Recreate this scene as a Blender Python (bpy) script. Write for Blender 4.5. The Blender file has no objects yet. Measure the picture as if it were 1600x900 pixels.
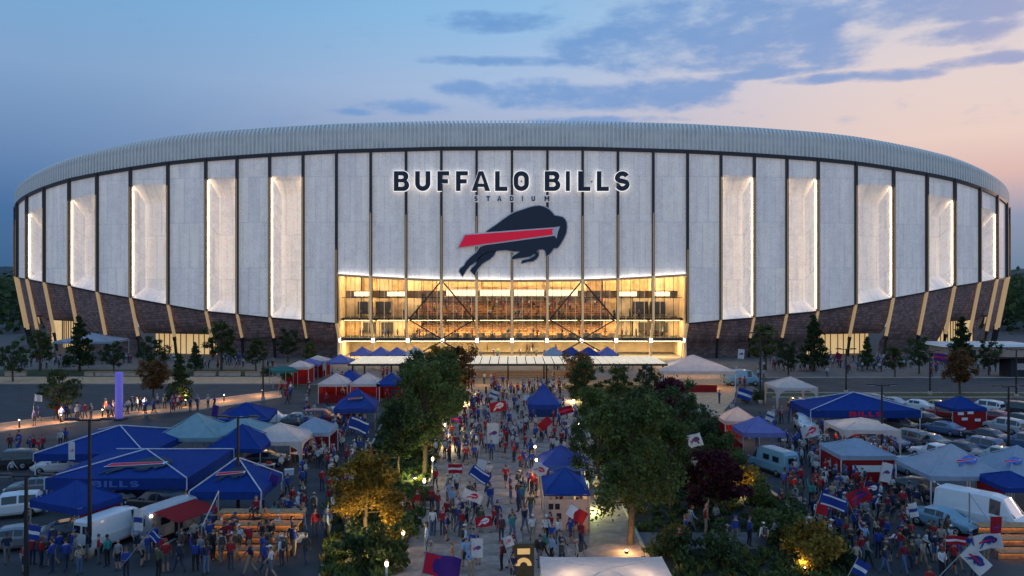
import bpy, bmesh, math, random
from mathutils import Vector, Matrix, Euler

random.seed(7)
R = math.radians
SC = bpy.context.scene
COL = SC.collection

# ------------------------------------------------------------------ camera
F = 28.0 / 36.0 * 1600.0          # focal length in photo pixels
HC = 16.0                         # eye height (m)
HY = 430.0                        # photo row of the horizon
cam_d = bpy.data.cameras.new("camera")
cam_d.lens = 28.0
cam_d.sensor_width = 36.0
cam_d.shift_y = -20.0 / 1600.0
cam_d.clip_start = 0.5
cam_d.clip_end = 6000.0
cam = bpy.data.objects.new("camera", cam_d)
cam.location = (0, 0, HC)
cam.rotation_euler = (R(90), 0, 0)
COL.objects.link(cam)
SC.camera = cam

SC.view_settings.view_transform = 'Standard'
SC.view_settings.look = 'None'
SC.view_settings.exposure = 0.0
SC.view_settings.gamma = 1.0
SC.render.engine = 'CYCLES'
SC.cycles.use_denoising = True
SC.cycles.max_bounces = 6
SC.cycles.diffuse_bounces = 3
SC.cycles.glossy_bounces = 2
SC.cycles.transmission_bounces = 4
SC.cycles.transparent_max_bounces = 8
SC.cycles.sample_clamp_indirect = 6.0
SC.cycles.caustics_reflective = False
SC.cycles.caustics_refractive = False


def lin(r, g, b):
    def f(c):
        c /= 255.0
        return c / 12.92 if c <= 0.04045 else ((c + 0.055) / 1.055) ** 2.4
    return (f(r), f(g), f(b), 1.0)


# ------------------------------------------------------------------ sky
W = bpy.data.worlds.new("World")
SC.world = W
W.use_nodes = True
wt = W.node_tree
wt.nodes.clear()


def N(t, typ, **kw):
    n = t.nodes.new(typ)
    for k, v in kw.items():
        setattr(n, k, v)
    return n


def setin(t, sock, v):
    if hasattr(v, 'is_output'):
        t.links.new(v, sock)
    else:
        sock.default_value = v


def mth(t, op, a, b=None, c=None, clamp=False):
    n = N(t, 'ShaderNodeMath', operation=op, use_clamp=clamp)
    setin(t, n.inputs[0], a)
    if b is not None:
        setin(t, n.inputs[1], b)
    if c is not None:
        setin(t, n.inputs[2], c)
    return n.outputs[0]


def mixc(t, f, a, b, mode='MIX'):
    n = N(t, 'ShaderNodeMix', data_type='RGBA', blend_type=mode)
    setin(t, n.inputs['Factor'], f)
    setin(t, n.inputs[6], a)
    setin(t, n.inputs[7], b)
    return n.outputs[2]


def ramp(t, f, stops, interp='LINEAR'):
    n = N(t, 'ShaderNodeValToRGB')
    cr = n.color_ramp
    cr.interpolation = interp
    while len(cr.elements) < len(stops):
        cr.elements.new(0.5)
    for e, (p, c) in zip(cr.elements, stops):
        e.position = p
        e.color = c
    setin(t, n.inputs[0], f)
    return n.outputs[0]


tc = N(wt, 'ShaderNodeTexCoord')
sx = N(wt, 'ShaderNodeSeparateXYZ')
wt.links.new(tc.outputs['Generated'], sx.inputs[0])
X_, Y_, Z_ = sx.outputs
hyp = mth(wt, 'MAXIMUM', mth(wt, 'SQRT', mth(wt, 'ADD', mth(wt, 'MULTIPLY', X_, X_), mth(wt, 'MULTIPLY', Y_, Y_))), 0.02)
elev = mth(wt, 'DIVIDE', Z_, hyp)
azim = mth(wt, 'ARCTAN2', X_, Y_)
ef = mth(wt, 'MULTIPLY', elev, 1.0 / 0.6, clamp=True)      # 0..1 over tan(elev) 0..0.6
sidex = mth(wt, 'DIVIDE', X_, hyp)                          # -1..1 left..right


def e_(py):
    return max(0.0, (HY - py) / F * 0.93 / 0.6)


rl = ramp(wt, ef, [(0.0, lin(58, 98, 138)), (e_(330), lin(70, 110, 158)), (e_(240), lin(106, 138, 182)),
                   (e_(120), lin(130, 163, 203)), (e_(0), lin(118, 168, 212)), (1.0, lin(90, 135, 195))])
rm = ramp(wt, ef, [(0.0, lin(172, 170, 190)), (e_(200), lin(166, 176, 205)), (e_(120), lin(170, 190, 222)),
                   (e_(0), lin(142, 188, 228)), (1.0, lin(118, 164, 214))])
rr = ramp(wt, ef, [(0.0, lin(95, 128, 158)), (e_(345), lin(140, 150, 176)), (e_(285), lin(218, 182, 178)),
                   (e_(225), lin(233, 206, 196)), (e_(110), lin(226, 210, 210)), (e_(0), lin(202, 204, 218)),
                   (1.0, lin(95, 140, 200))])
mr1 = N(wt, 'ShaderNodeMapRange', interpolation_type='SMOOTHSTEP')
setin(wt, mr1.inputs[0], sidex)
mr1.inputs[1].default_value, mr1.inputs[2].default_value = -0.55, 0.06
mr2 = N(wt, 'ShaderNodeMapRange', interpolation_type='SMOOTHSTEP')
setin(wt, mr2.inputs[0], sidex)
mr2.inputs[1].default_value, mr2.inputs[2].default_value = -0.05, 0.50
mr3 = N(wt, 'ShaderNodeMapRange', interpolation_type='SMOOTHSTEP')
setin(wt, mr3.inputs[0], Y_)                                # behind the viewer: the even lavender of the middle sky
mr3.inputs[1].default_value, mr3.inputs[2].default_value = 0.55, -0.15
base = mixc(wt, mr2.outputs[0], mixc(wt, mth(wt, 'MAXIMUM', mr1.outputs[0], mr3.outputs[0]), rl, rm), mixc(wt, mr3.outputs[0], rr, rm))

# clouds: banks standing at their own bearings, ragged by noise
cmb = N(wt, 'ShaderNodeCombineXYZ')
setin(wt, cmb.inputs[0], mth(wt, 'MULTIPLY', azim, 8.0))
setin(wt, cmb.inputs[1], mth(wt, 'MULTIPLY', elev, 19.0))
cmb.inputs[2].default_value = 3.1
nz = N(wt, 'ShaderNodeTexNoise')
wt.links.new(cmb.outputs[0], nz.inputs['Vector'])
nz.inputs['Scale'].default_value = 2.1
nz.inputs['Detail'].default_value = 10.0
nz.inputs['Roughness'].default_value = 0.58
BL = [(935, 78, 70, 24), (1030, 62, 120, 45), (1150, 40, 180, 58), (1250, 62, 100, 42), (1180, 98, 90, 16), (920, 150, 190, 20),
      (1065, 147, 80, 24), (840, 140, 60, 16), (640, 168, 80, 13), (725, 139, 42, 11), (770, 95, 110, 8), (765, 35, 95, 15), (1400, 16, 150, 26),
      (1500, 53, 65, 14), (1540, 12, 120, 16), (1412, 115, 60, 9), (1290, 122, 60, 7), (1505, 99, 60, 8), (1575, 90, 50, 8), (930, 190, 120, 8),
      (1190, 115, 90, 8), (560, 175, 40, 6)]
acc = None
for (bx, by, bw, bh) in BL:
    a0 = math.atan((bx - 800) / F)
    v0 = (HY - by) / F * math.cos(a0)
    da = mth(wt, 'MULTIPLY', mth(wt, 'SUBTRACT', azim, a0), F / (bw * 1.15))
    dv = mth(wt, 'MULTIPLY', mth(wt, 'SUBTRACT', elev, v0), F / (bh * 1.15))
    val = mth(wt, 'SUBTRACT', 1.0, mth(wt, 'ADD', mth(wt, 'MULTIPLY', da, da), mth(wt, 'MULTIPLY', dv, dv)))
    acc = val if acc is None else mth(wt, 'SMOOTH_MAX', acc, val, 0.25)
acc = mth(wt, 'MAXIMUM', acc, -0.6)
cm = mth(wt, 'ADD', mth(wt, 'MULTIPLY', acc, 0.62), mth(wt, 'MULTIPLY', mth(wt, 'SUBTRACT', nz.outputs[0], 0.5), 2.3))
mrc = N(wt, 'ShaderNodeMapRange', interpolation_type='SMOOTHSTEP')
setin(wt, mrc.inputs[0], cm)
mrc.inputs[1].default_value, mrc.inputs[2].default_value = -0.22, 0.66
ccol = ramp(wt, mth(wt, 'MULTIPLY_ADD', azim, 0.9, 0.5, clamp=True),
            [(0.0, lin(100, 145, 200)), (0.55, lin(92, 143, 204)), (0.85, lin(98, 142, 202)), (1.0, lin(140, 150, 196))])
nz2 = N(wt, 'ShaderNodeTexNoise')
wt.links.new(cmb.outputs[0], nz2.inputs['Vector'])
nz2.inputs['Scale'].default_value = 3.0
nz2.inputs['Detail'].default_value = 5.0
ccol = mixc(wt, mth(wt, 'MULTIPLY', nz2.outputs[0], 0.45), ccol, lin(140, 172, 216))
skyc = mixc(wt, mth(wt, 'MULTIPLY', mrc.outputs[0], 0.8), base, ccol)
nish = N(wt, 'ShaderNodeTexSky', sky_type='NISHITA')
nish.sun_disc = False
nish.sun_elevation = R(2.5)
nish.sun_rotation = R(62)
skyc = mixc(wt, 0.004, skyc, nish.outputs[0], 'ADD')
bg = N(wt, 'ShaderNodeBackground')
wt.links.new(skyc, bg.inputs[0])
bg.inputs[1].default_value = 1.0
wo = N(wt, 'ShaderNodeOutputWorld')
wt.links.new(bg.outputs[0], wo.inputs[0])

# ------------------------------------------------------------------ sun (just above the horizon on the right, dusk)
sd = bpy.data.lights.new("sun", 'SUN')
sd.energy = 0.5
sd.angle = R(10)
sd.color = (1.0, 0.66, 0.5)
sun = bpy.data.objects.new("sun", sd)
dirv = Vector((math.sin(R(62)) * math.cos(R(6)), math.cos(R(62)) * math.cos(R(6)), math.sin(R(6))))
sun.rotation_euler = dirv.to_track_quat('Z', 'Y').to_euler()
COL.objects.link(sun)


# ------------------------------------------------------------------ helpers
def G(px, py, z=0.0):
    """the point at height z that the photo shows at (px, py)"""
    y = (HC - z) * F / (py - HY)
    return Vector(((px - 800.0) / F * y, y, z))


def D(px, y, z=0.0):
    return Vector(((px - 800.0) / F * y, y, z))


MATS = {}


def mat(name, col, rough=0.7, metal=0.0, noise=0.18, nscale=3.0, bump=0.0, emit=None, estr=0.0, objcol=False, spec=0.4,
        transl=0.0, detail=4.0, dirt=None):
    if name in MATS:
        return MATS[name]
    m = bpy.data.materials.new(name)
    m.use_nodes = True
    t = m.node_tree
    b = t.nodes['Principled BSDF']
    b.inputs['Roughness'].default_value = rough
    b.inputs['Metallic'].default_value = metal
    b.inputs['Specular IOR Level'].default_value = spec
    c = col if len(col) == 4 else (*col, 1.0)
    tcn = N(t, 'ShaderNodeTexCoord')
    nzn = N(t, 'ShaderNodeTexNoise')
    t.links.new(tcn.outputs['Object'], nzn.inputs['Vector'])
    nzn.inputs['Scale'].default_value = nscale
    nzn.inputs['Detail'].default_value = detail
    if objcol:
        oi = N(t, 'ShaderNodeObjectInfo')
        src = oi.outputs['Color']
    else:
        rgb = N(t, 'ShaderNodeRGB')
        rgb.outputs[0].default_value = c
        src = rgb.outputs[0]
    fac = N(t, 'ShaderNodeMapRange')
    t.links.new(nzn.outputs[0], fac.inputs[0])
    fac.inputs[1].default_value, fac.inputs[2].default_value = 0.3, 0.7
    fac.inputs[3].default_value, fac.inputs[4].default_value = 1.0 - noise, 1.0 + noise
    vm = N(t, 'ShaderNodeVectorMath', operation='SCALE')
    t.links.new(src, vm.inputs[0])
    t.links.new(fac.outputs[0], vm.inputs['Scale'])
    out = vm.outputs[0]
    if dirt:
        n3 = N(t, 'ShaderNodeTexNoise')
        t.links.new(tcn.outputs['Object'], n3.inputs['Vector'])
        n3.inputs['Scale'].default_value = dirt[1]
        n3.inputs['Detail'].default_value = 6
        r3 = N(t, 'ShaderNodeMapRange')
        t.links.new(n3.outputs[0], r3.inputs[0])
        r3.inputs[1].default_value, r3.inputs[2].default_value = 0.52, 0.68
        r3.inputs[4].default_value = dirt[2]
        out = mixc(t, r3.outputs[0], out, (*dirt[0], 1.0))
    t.links.new(out, b.inputs['Base Color'])
    if bump:
        bn = N(t, 'ShaderNodeBump')
        bn.inputs['Strength'].default_value = bump
        bn.inputs['Distance'].default_value = 0.02
        t.links.new(nzn.outputs[0], bn.inputs['Height'])
        t.links.new(bn.outputs[0], b.inputs['Normal'])
    if emit:
        b.inputs['Emission Color'].default_value = (*emit, 1.0)
        b.inputs['Emission Strength'].default_value = estr
    if transl:
        tr = N(t, 'ShaderNodeBsdfTranslucent')
        t.links.new(out, tr.inputs[0])
        ms = N(t, 'ShaderNodeMixShader')
        ms.inputs[0].default_value = transl
        t.links.new(b.outputs[0], ms.inputs[1])
        t.links.new(tr.outputs[0], ms.inputs[2])
        t.links.new(ms.outputs[0], t.nodes['Material Output'].inputs[0])
    MATS[name] = m
    return m


class M:
    """collects shapes, builds one mesh"""

    def __init__(s):
        s.v, s.f, s.mi, s.uv, s.sm = [], [], [], None, []

    def add(s, vs, fs, mi=0, smooth=False):
        o = len(s.v)
        s.v += [tuple(p) for p in vs]
        for f in fs:
            s.f.append([i + o for i in f])
            s.mi.append(mi)
            s.sm.append(smooth)
        return s

    def box(s, c, d, mi=0, rz=0.0, mtx=None, taper=1.0):
        hx, hy, hz = d[0] / 2, d[1] / 2, d[2] / 2
        ps = []
        for z in (-1, 1):
            k = taper if z > 0 else 1.0
            for (x, y) in ((-1, -1), (1, -1), (1, 1), (-1, 1)):
                ps.append(Vector((x * hx * k, y * hy * k, z * hz)))
        if mtx is None:
            mtx = Matrix.Rotation(rz, 3, 'Z')
        ps = [mtx @ p + Vector(c) for p in ps]
        return s.add(ps, [(3, 2, 1, 0), (4, 5, 6, 7), (0, 1, 5, 4), (1, 2, 6, 5), (2, 3, 7, 6), (3, 0, 4, 7)], mi)

    def bar(s, a, b, w, h=None, mi=0):
        """rectangular bar from a to b"""
        a, b = Vector(a), Vector(b)
        h = h or w
        d = b - a
        q = d.to_track_quat('Z', 'Y').to_matrix()
        return s.box((a + b) / 2, (w, h, d.length), mi, mtx=q)

    def tube(s, a, b, r0, r1=None, n=6, mi=0, caps=True):
        a, b = Vector(a), Vector(b)
        r1 = r0 if r1 is None else r1
        q = (b - a).to_track_quat('Z', 'Y').to_matrix()
        vs = []
        for (p, r) in ((a, r0), (b, r1)):
            for i in range(n):
                t = 2 * math.pi * i / n
                vs.append(q @ Vector((r * math.cos(t), r * math.sin(t), 0)) + p)
        fs = [(i, (i + 1) % n, n + (i + 1) % n, n + i) for i in range(n)]
        s.add(vs, fs, mi, True)
        if caps:
            s.add(vs[:n], [tuple(reversed(range(n)))], mi)
            s.add(vs[n:], [tuple(range(n))], mi)
        return s

    def lathe(s, prof, n=12, mi=0, c=(0, 0, 0), axis='Z'):
        vs = []
        for (r, z) in prof:
            for i in range(n):
                t = 2 * math.pi * i / n
                p = Vector((r * math.cos(t), r * math.sin(t), z))
                if axis == 'Y':
                    p = Vector((p.x, p.z, p.y))
                vs.append(p + Vector(c))
        fs = []
        for k in range(len(prof) - 1):
            for i in range(n):
                j = (i + 1) % n
                fs.append((k * n + i, k * n + j, (k + 1) * n + j, (k + 1) * n + i))
        fs.append(tuple(reversed(range(n))))
        fs.append(tuple(range((len(prof) - 1) * n, len(prof) * n)))
        return s.add(vs, fs, mi, True)

    def prism(s, poly, d0, d1, mtx=None, mi=0):
        """2-D polygon (x, z) extruded from y=d0 (front) to y=d1"""
        n = len(poly)
        vs = [Vector((p[0], d0, p[1])) for p in poly] + [Vector((p[0], d1, p[1])) for p in poly]
        if mtx is not None:
            vs = [mtx @ p for p in vs]
        ar = sum(poly[i][0] * poly[(i + 1) % n][1] - poly[(i + 1) % n][0] * poly[i][1] for i in range(n))
        fr = list(range(n))
        bk = list(range(2 * n - 1, n - 1, -1))
        sd_ = [(i, n + i, n + (i + 1) % n, (i + 1) % n) for i in range(n)]
        if ar < 0:
            fr, bk = fr[::-1], bk[::-1]
            sd_ = [f[::-1] for f in sd_]
        return s.add(vs, [fr, bk] + sd_, mi)

    def mesh(s, name, mats):
        me = bpy.data.meshes.new(name)
        me.from_pydata(s.v, [], s.f)
        for m in (mats if isinstance(mats, (list, tuple)) else [mats]):
            me.materials.append(m)
        me.polygons.foreach_set('material_index', s.mi)
        me.polygons.foreach_set('use_smooth', s.sm)
        if s.uv is not None:
            ul = me.uv_layers.new(name="uv")
            idx = [0] * len(me.loops)
            me.loops.foreach_get('vertex_index', idx)
            flat = []
            for i in idx:
                flat += s.uv[i]
            ul.data.foreach_set('uv', flat)
        me.update()
        return me

    def build(s, name, mats, parent=None, loc=(0, 0, 0), rz=0.0, **props):
        return put(name, s.mesh(name, mats), parent, loc, rz, **props)


def put(name, me, parent=None, loc=(0, 0, 0), rz=0.0, color=None, scale=None, **props):
    o = bpy.data.objects.new(name, me)
    COL.objects.link(o)
    o.location = loc
    if rz:
        o.rotation_euler = (0, 0, rz)
    if parent is not None:
        o.parent = parent
    if color is not None:
        o.color = (*color[:3], 1.0)
    if scale is not None:
        o.scale = scale if hasattr(scale, '__len__') else (scale,) * 3
    for k, v in props.items():
        o[k] = v
    return o


def thing(name, label, cat, loc=(0, 0, 0), rz=0.0, group=None):
    o = put(name, None, None, loc, rz, label=label, category=cat)
    if group:
        o['group'] = group
    return o


def tag(o, label, cat, group=None):
    o['label'] = label
    o['category'] = cat
    if group:
        o['group'] = group
    return o


def copy_tree(o, parent=None):
    c = o.copy()
    COL.objects.link(c)
    if parent is not None:
        c.parent = parent
    for ch in list(o.children):
        copy_tree(ch, c)
    return c


def point(name, loc, watts, col=(1.0, 0.72, 0.42), size=0.3, parent=None):
    d = bpy.data.lights.new(name, 'POINT')
    d.energy = watts
    d.color = col
    d.shadow_soft_size = size
    o = bpy.data.objects.new(name, d)
    COL.objects.link(o)
    o.location = loc
    if parent is not None:
        o.parent = parent
    return o


# ------------------------------------------------------------------ shared materials
m_asphalt = mat('asphalt', (0.06, 0.06, 0.062), 0.85, noise=0.35, nscale=0.35, bump=0.1, detail=9, dirt=((0.022, 0.023, 0.026), 0.16, 0.8))
m_road = mat('road_asphalt', (0.055, 0.057, 0.062), 0.8, noise=0.3, nscale=0.5, bump=0.1, detail=9, dirt=((0.035, 0.036, 0.04), 0.12, 0.6))
m_plaza = mat('plaza_paving', (0.17, 0.155, 0.145), 0.8, noise=0.25, nscale=0.8, detail=8, dirt=((0.11, 0.1, 0.095), 0.2, 0.6))
m_path = mat('path_concrete', (0.62, 0.36, 0.2), 0.8, noise=0.2, nscale=1.2, detail=8)
m_grass = mat('grass', (0.05, 0.07, 0.025), 0.95, noise=0.5, nscale=1.1, bump=0.4, detail=9)
m_soil = mat('bed_soil', (0.035, 0.035, 0.022), 0.95, noise=0.5, nscale=1.0, bump=0.4, detail=9)
m_conc = mat('concrete', (0.5, 0.4, 0.33), 0.8, noise=0.2, nscale=2, detail=8)
m_white = mat('white_paint', (0.75, 0.75, 0.74), 0.55, noise=0.06)
m_steel = mat('steel', (0.45, 0.45, 0.46), 0.4, metal=0.6, noise=0.1)
m_dark = mat('dark_metal', (0.03, 0.03, 0.035), 0.5, metal=0.3, noise=0.2)
m_black = mat('black_rubber', (0.015, 0.015, 0.016), 0.85, noise=0.3)
m_fabric = mat('canopy_fabric', (0.8, 0.8, 0.8), 0.75, noise=0.1, nscale=2.2, objcol=True, transl=0.35, bump=0.6, detail=6, spec=0.25)
m_cloth = mat('flag_cloth', (0.8, 0.8, 0.8), 0.85, noise=0.08, nscale=5, objcol=True, transl=0.2)
m_wood = mat('warm_timber', (0.42, 0.22, 0.1), 0.7, noise=0.35, nscale=6)
m_navy = mat('navy_print', (0.028, 0.04, 0.065), 0.6, noise=0.06)
m_redp = mat('red_print', (0.72, 0.012, 0.05), 0.55, noise=0.06)
m_bulb = mat('warm_bulb', (1, 0.9, 0.7), 0.4, emit=(1.0, 0.72, 0.4), estr=14.0)


def rgbo(r, g, b):
    return lin(r, g, b)[:3]

# ================================================================== STADIUM
YF, SB, YC, SN = 151.0, 70.0, 221.0, 3.0


def sil(a):
    best = 0
    for i in range(1, 2000):
        t = math.pi / 2 * i / 2000
        best = max(best, a * math.sin(t) ** (2 / SN) / (YC - SB * math.cos(t) ** (2 / SN)))
    return best * F


lo, hi = 90.0, 160.0
for _ in range(40):
    SA = (lo + hi) / 2
    if sil(SA) < 774.5:
        lo = SA
    else:
        hi = SA
TAB = [(0.0, 0.0, YF)]
for i in range(1, 8001):
    t = (i / 8000) ** 1.5 * math.pi
    if t <= math.pi / 2:
        x, y = SA * math.sin(t) ** (2 / SN), YC - SB * max(0, math.cos(t)) ** (2 / SN)
    else:
        x, y = SA * max(0, math.sin(t)) ** (2 / SN), YC + SB * (-math.cos(t)) ** (2 / SN)
    s0, x0, y0 = TAB[-1]
    TAB.append((s0 + math.hypot(x - x0, y - y0), x, y))
SMAX = TAB[-1][0]
import bisect
_SS = [r[0] for r in TAB]


def plan(s, off=0.0):
    """point on the stadium's outline at arc length s from the centre of the front, off metres outwards"""
    q = min(abs(s), SMAX - 0.02)
    i = min(max(1, bisect.bisect_left(_SS, q)), len(TAB) - 1)
    s0, x0, y0 = TAB[i - 1]
    s1, x1, y1 = TAB[i]
    k = (q - s0) / max(1e-9, s1 - s0)
    x, y = x0 + (x1 - x0) * k, y0 + (y1 - y0) * k
    j0, j1 = max(0, i - 12), min(len(TAB) - 1, i + 12)
    tx, ty = TAB[j1][1] - TAB[j0][1], TAB[j1][2] - TAB[j0][2]
    if q < 6:
        tx, ty = 1.0, 0.0
    l = math.hypot(tx, ty)
    nx, ny = ty / l, -tx / l
    sg = 1 if s >= 0 else -1
    return Vector((sg * (x + nx * off), y + ny * off, 0)), Vector((sg * nx, ny, 0)), math.atan2(ny, sg * nx) + math.pi / 2


def s_of(off):
    """arc length whose point shows off photo-pixels right of the centre"""
    a, b = 0.0, 112.0
    for (s, x, y) in TAB:
        if x / y * F >= off:
            return s
    return None


OFFS = [0, 55, 110, 165, 220, 273.5, 325.5, 377.5, 428.5, 477, 536, 594.5, 646.5, 690, 729, 756]
SJ = [s_of(o) for o in OFFS]
OFFX = list(OFFS)
while len(SJ) < 24:
    SJ.append(SJ[-1] + 7.6)
    OFFX.append(776 + len(SJ))


def lerp_tab(tab, x):
    if x <= tab[0][0]:
        return tab[0][1]
    for (x0, y0), (x1, y1) in zip(tab, tab[1:]):
        if x <= x1:
            return y0 + (y1 - y0) * (x - x0) / (x1 - x0)
    return tab[-1][1]


def ztab(rows):
    out = []
    for (o, py) in rows:
        s = s_of(o) if o < 775 else None
        if s is None:
            s = SJ[15] + (o - 756) * 0.42
        p, _, _ = plan(s)
        out.append((s, HC + (HY - py) * p.y / F))
    return out


ZT = ztab([(0, 230.5), (110, 231), (274, 235.5), (378, 241), (430, 244.5), (478, 248), (538, 254), (596, 262.5), (646, 271), (690, 280), (730, 293), (756, 305), (774, 322)])
ZS = ztab([(0, 505), (274, 505), (326, 500), (378, 496), (429, 490.5), (478, 486), (536, 476), (594, 465.5), (647, 456), (690, 447), (729, 441), (756, 436), (774, 432)])
ZR = ztab([(326, 273.5), (378, 274.5), (429, 277), (478, 278), (536, 287), (594, 289), (646, 302), (690, 311), (729, 322), (756, 332), (774, 345)])
ZH = ztab([(0, 437.5), (110, 436.5), (165, 434.5), (220, 431.5), (274, 428)])
zt = lambda s: lerp_tab(ZT, abs(s))
zs = lambda s: lerp_tab(ZS, abs(s))
zr = lambda s: lerp_tab(ZR, abs(s))
zh = lambda s: lerp_tab(ZH, abs(s))

# materials of the building
def mat_panel(name, c0, estr):
    m = mat(name, c0, 0.55, noise=0.05, nscale=0.6, spec=0.3)
    t = m.node_tree
    b = t.nodes['Principled BSDF']
    uv = N(t, 'ShaderNodeUVMap')
    br = N(t, 'ShaderNodeTexBrick')
    t.links.new(uv.outputs[0], br.inputs['Vector'])
    br.offset = 0.0
    br.inputs['Scale'].default_value = 1.0
    br.inputs['Brick Width'].default_value = 0.83
    br.inputs['Row Height'].default_value = 1.1
    br.inputs['Mortar Size'].default_value = 0.025
    br.inputs['Mortar Smooth'].default_value = 0.5
    br.inputs['Color1'].default_value = (1, 1, 1, 1)
    br.inputs['Color2'].default_value = (0.93, 0.93, 0.94, 1)
    br.inputs['Mortar'].default_value = (0.88, 0.88, 0.9, 1)
    vor = N(t, 'ShaderNodeTexVoronoi')
    t.links.new(uv.outputs[0], vor.inputs['Vector'])
    vor.inputs['Scale'].default_value = 3.6
    sp = ramp(t, vor.outputs['Distance'], [(0.08, (0.84, 0.84, 0.86, 1)), (0.55, (1.05, 1.05, 1.05, 1))])
    # structure of the concourse showing faintly through the mesh
    br2 = N(t, 'ShaderNodeTexBrick')
    t.links.new(uv.outputs[0], br2.inputs['Vector'])
    br2.offset = 0.5
    br2.inputs['Scale'].default_value = 1.0
    br2.inputs['Brick Width'].default_value = 2.2
    br2.inputs['Row Height'].default_value = 8.7
    br2.inputs['Mortar Size'].default_value = 0.14
    br2.inputs['Mortar Smooth'].default_value = 0.8
    br2.inputs['Color1'].default_value = (0.94, 0.94, 0.97, 1)
    br2.inputs['Color2'].default_value = (1.08, 1.06, 1.03, 1)
    br2.inputs['Mortar'].default_value = (0.86, 0.87, 0.9, 1)
    src = b.inputs['Base Color'].links[0].from_socket
    pat = mixc(t, 1.0, mixc(t, 1.0, br.outputs[0], sp, 'MULTIPLY'), br2.outputs[0], 'MULTIPLY')
    mp = N(t, 'ShaderNodeMapping')
    mp.inputs['Scale'].default_value = (0.9, 0.07, 1)
    t.links.new(uv.outputs[0], mp.inputs[0])
    n5 = N(t, 'ShaderNodeTexNoise')
    t.links.new(mp.outputs[0], n5.inputs['Vector'])
    n5.inputs['Scale'].default_value = 1.0
    n5.inputs['Detail'].default_value = 8
    pat = mixc(t, 1.0, pat, ramp(t, n5.outputs[0], [(0.3, (0.9, 0.9, 0.92, 1)), (0.68, (1.05, 1.05, 1.05, 1))]), 'MULTIPLY')
    t.links.new(mixc(t, 1.0, src, pat, 'MULTIPLY'), b.inputs['Base Color'])
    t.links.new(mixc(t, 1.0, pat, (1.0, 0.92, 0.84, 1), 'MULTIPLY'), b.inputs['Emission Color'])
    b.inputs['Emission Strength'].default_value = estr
    return m


m_panel = mat_panel('glowing_perforated_metal', (0.84, 0.82, 0.78), 0.15)  # weak emission in the cladding stands in for floodlighting
m_niche = mat_panel('niche_metal', (0.86, 0.85, 0.83), 0.13)  # emission put into the niche faces to brighten their middles
m_fin = mat('bronze_fin', (0.045, 0.043, 0.048), 0.5, metal=0.2, noise=0.15)
m_rib = mat('roof_zinc', (0.9, 0.86, 0.79), 0.55, metal=0.0, noise=0.12, nscale=0.4)
m_rib2 = mat('roof_zinc_dark', (0.84, 0.81, 0.74), 0.6, metal=0.0, noise=0.15, nscale=0.4)
m_roof = mat('roof_membrane', (0.45, 0.46, 0.47), 0.8, noise=0.1)
m_col = mat('champagne_column', (0.55, 0.40, 0.22), 0.45, metal=0.2, noise=0.1, emit=(1.0, 0.66, 0.34), estr=0.28)  # emission stands in for uplighting on the gold columns and bars
m_trim = mat('fin_warm_glow', (0.4, 0.28, 0.15), 0.45, metal=0.2, noise=0.1, emit=(1.0, 0.62, 0.3), estr=0.1)  # warm emission imitates light falling on the bronze
m_led = mat('warm_led', (1, 0.9, 0.7), 0.4, emit=(1.0, 0.70, 0.42), estr=10.0)
m_nled = mat('niche_glow', (1, 0.9, 0.7), 0.5, emit=(1.0, 0.69, 0.38), estr=17.0)
m_nled2 = mat('niche_glow_soft', (1, 0.9, 0.7), 0.5, emit=(1.0, 0.78, 0.52), estr=1.5)
m_ledw = mat('white_led', (1, 1, 1), 0.4, emit=(1.0, 0.93, 0.82), estr=4.0)
m_halo = mat('halo_led', (1, 1, 1), 0.4, emit=(1.0, 0.95, 0.9), estr=0.9)
m_halo2 = mat('soft_halo', (0.75, 0.75, 0.77), 0.5, emit=(1.0, 0.95, 0.95), estr=0.16)
m_redlit = mat('lit_red_face', (0.72, 0.012, 0.05), 0.5, noise=0.05, emit=(1.0, 0.01, 0.05), estr=0.25)
m_brick = mat('dark_brick', (0.33, 0.225, 0.205), 0.8, noise=0.25, nscale=1.5, bump=0.15)


def brickify(m):
    t = m.node_tree
    b = t.nodes['Principled BSDF']
    uv = N(t, 'ShaderNodeUVMap')
    br = N(t, 'ShaderNodeTexBrick')
    t.links.new(uv.outputs[0], br.inputs['Vector'])
    br.inputs['Scale'].default_value = 1.0
    br.inputs['Brick Width'].default_value = 0.7
    br.inputs['Row Height'].default_value = 0.3
    br.inputs['Mortar Size'].default_value = 0.03
    br.inputs['Color1'].default_value = (1.25, 1.15, 1.15, 1)
    br.inputs['Color2'].default_value = (0.6, 0.6, 0.62, 1)
    br.inputs['Mortar'].default_value = (0.5, 0.5, 0.5, 1)
    src = b.inputs['Base Color'].links[0].from_socket
    t.links.new(mixc(t, 1.0, src, br.outputs[0], 'MULTIPLY'), b.inputs['Base Color'])


brickify(m_brick)
m_base = mat('base_wall', (0.03, 0.03, 0.038), 0.8, noise=0.2)
m_inwood = mat('atrium_timber', (0.66, 0.44, 0.22), 0.6, noise=0.3, nscale=1.2)
m_inwall = mat('atrium_wall', (0.8, 0.64, 0.42), 0.7, noise=0.2, nscale=0.6)
m_slab = mat('slab_edge', (0.05, 0.05, 0.045), 0.6, noise=0.2)
m_ceil = mat('atrium_light', (1, 0.9, 0.7), 0.5, emit=(1.0, 0.71, 0.35), estr=14.0)
m_ceil2 = mat('atrium_bright_light', (1, 0.95, 0.8), 0.5, emit=(1.0, 0.8, 0.48), estr=1.5)
m_seat = mat('seating_dark', (0.34, 0.19, 0.1), 0.8, noise=0.6, nscale=1.5)
m_glow = mat('lit_lobby', (0.8, 0.6, 0.3), 0.6, noise=0.4, nscale=0.5, emit=(1.0, 0.66, 0.3), estr=0.55)

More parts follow.
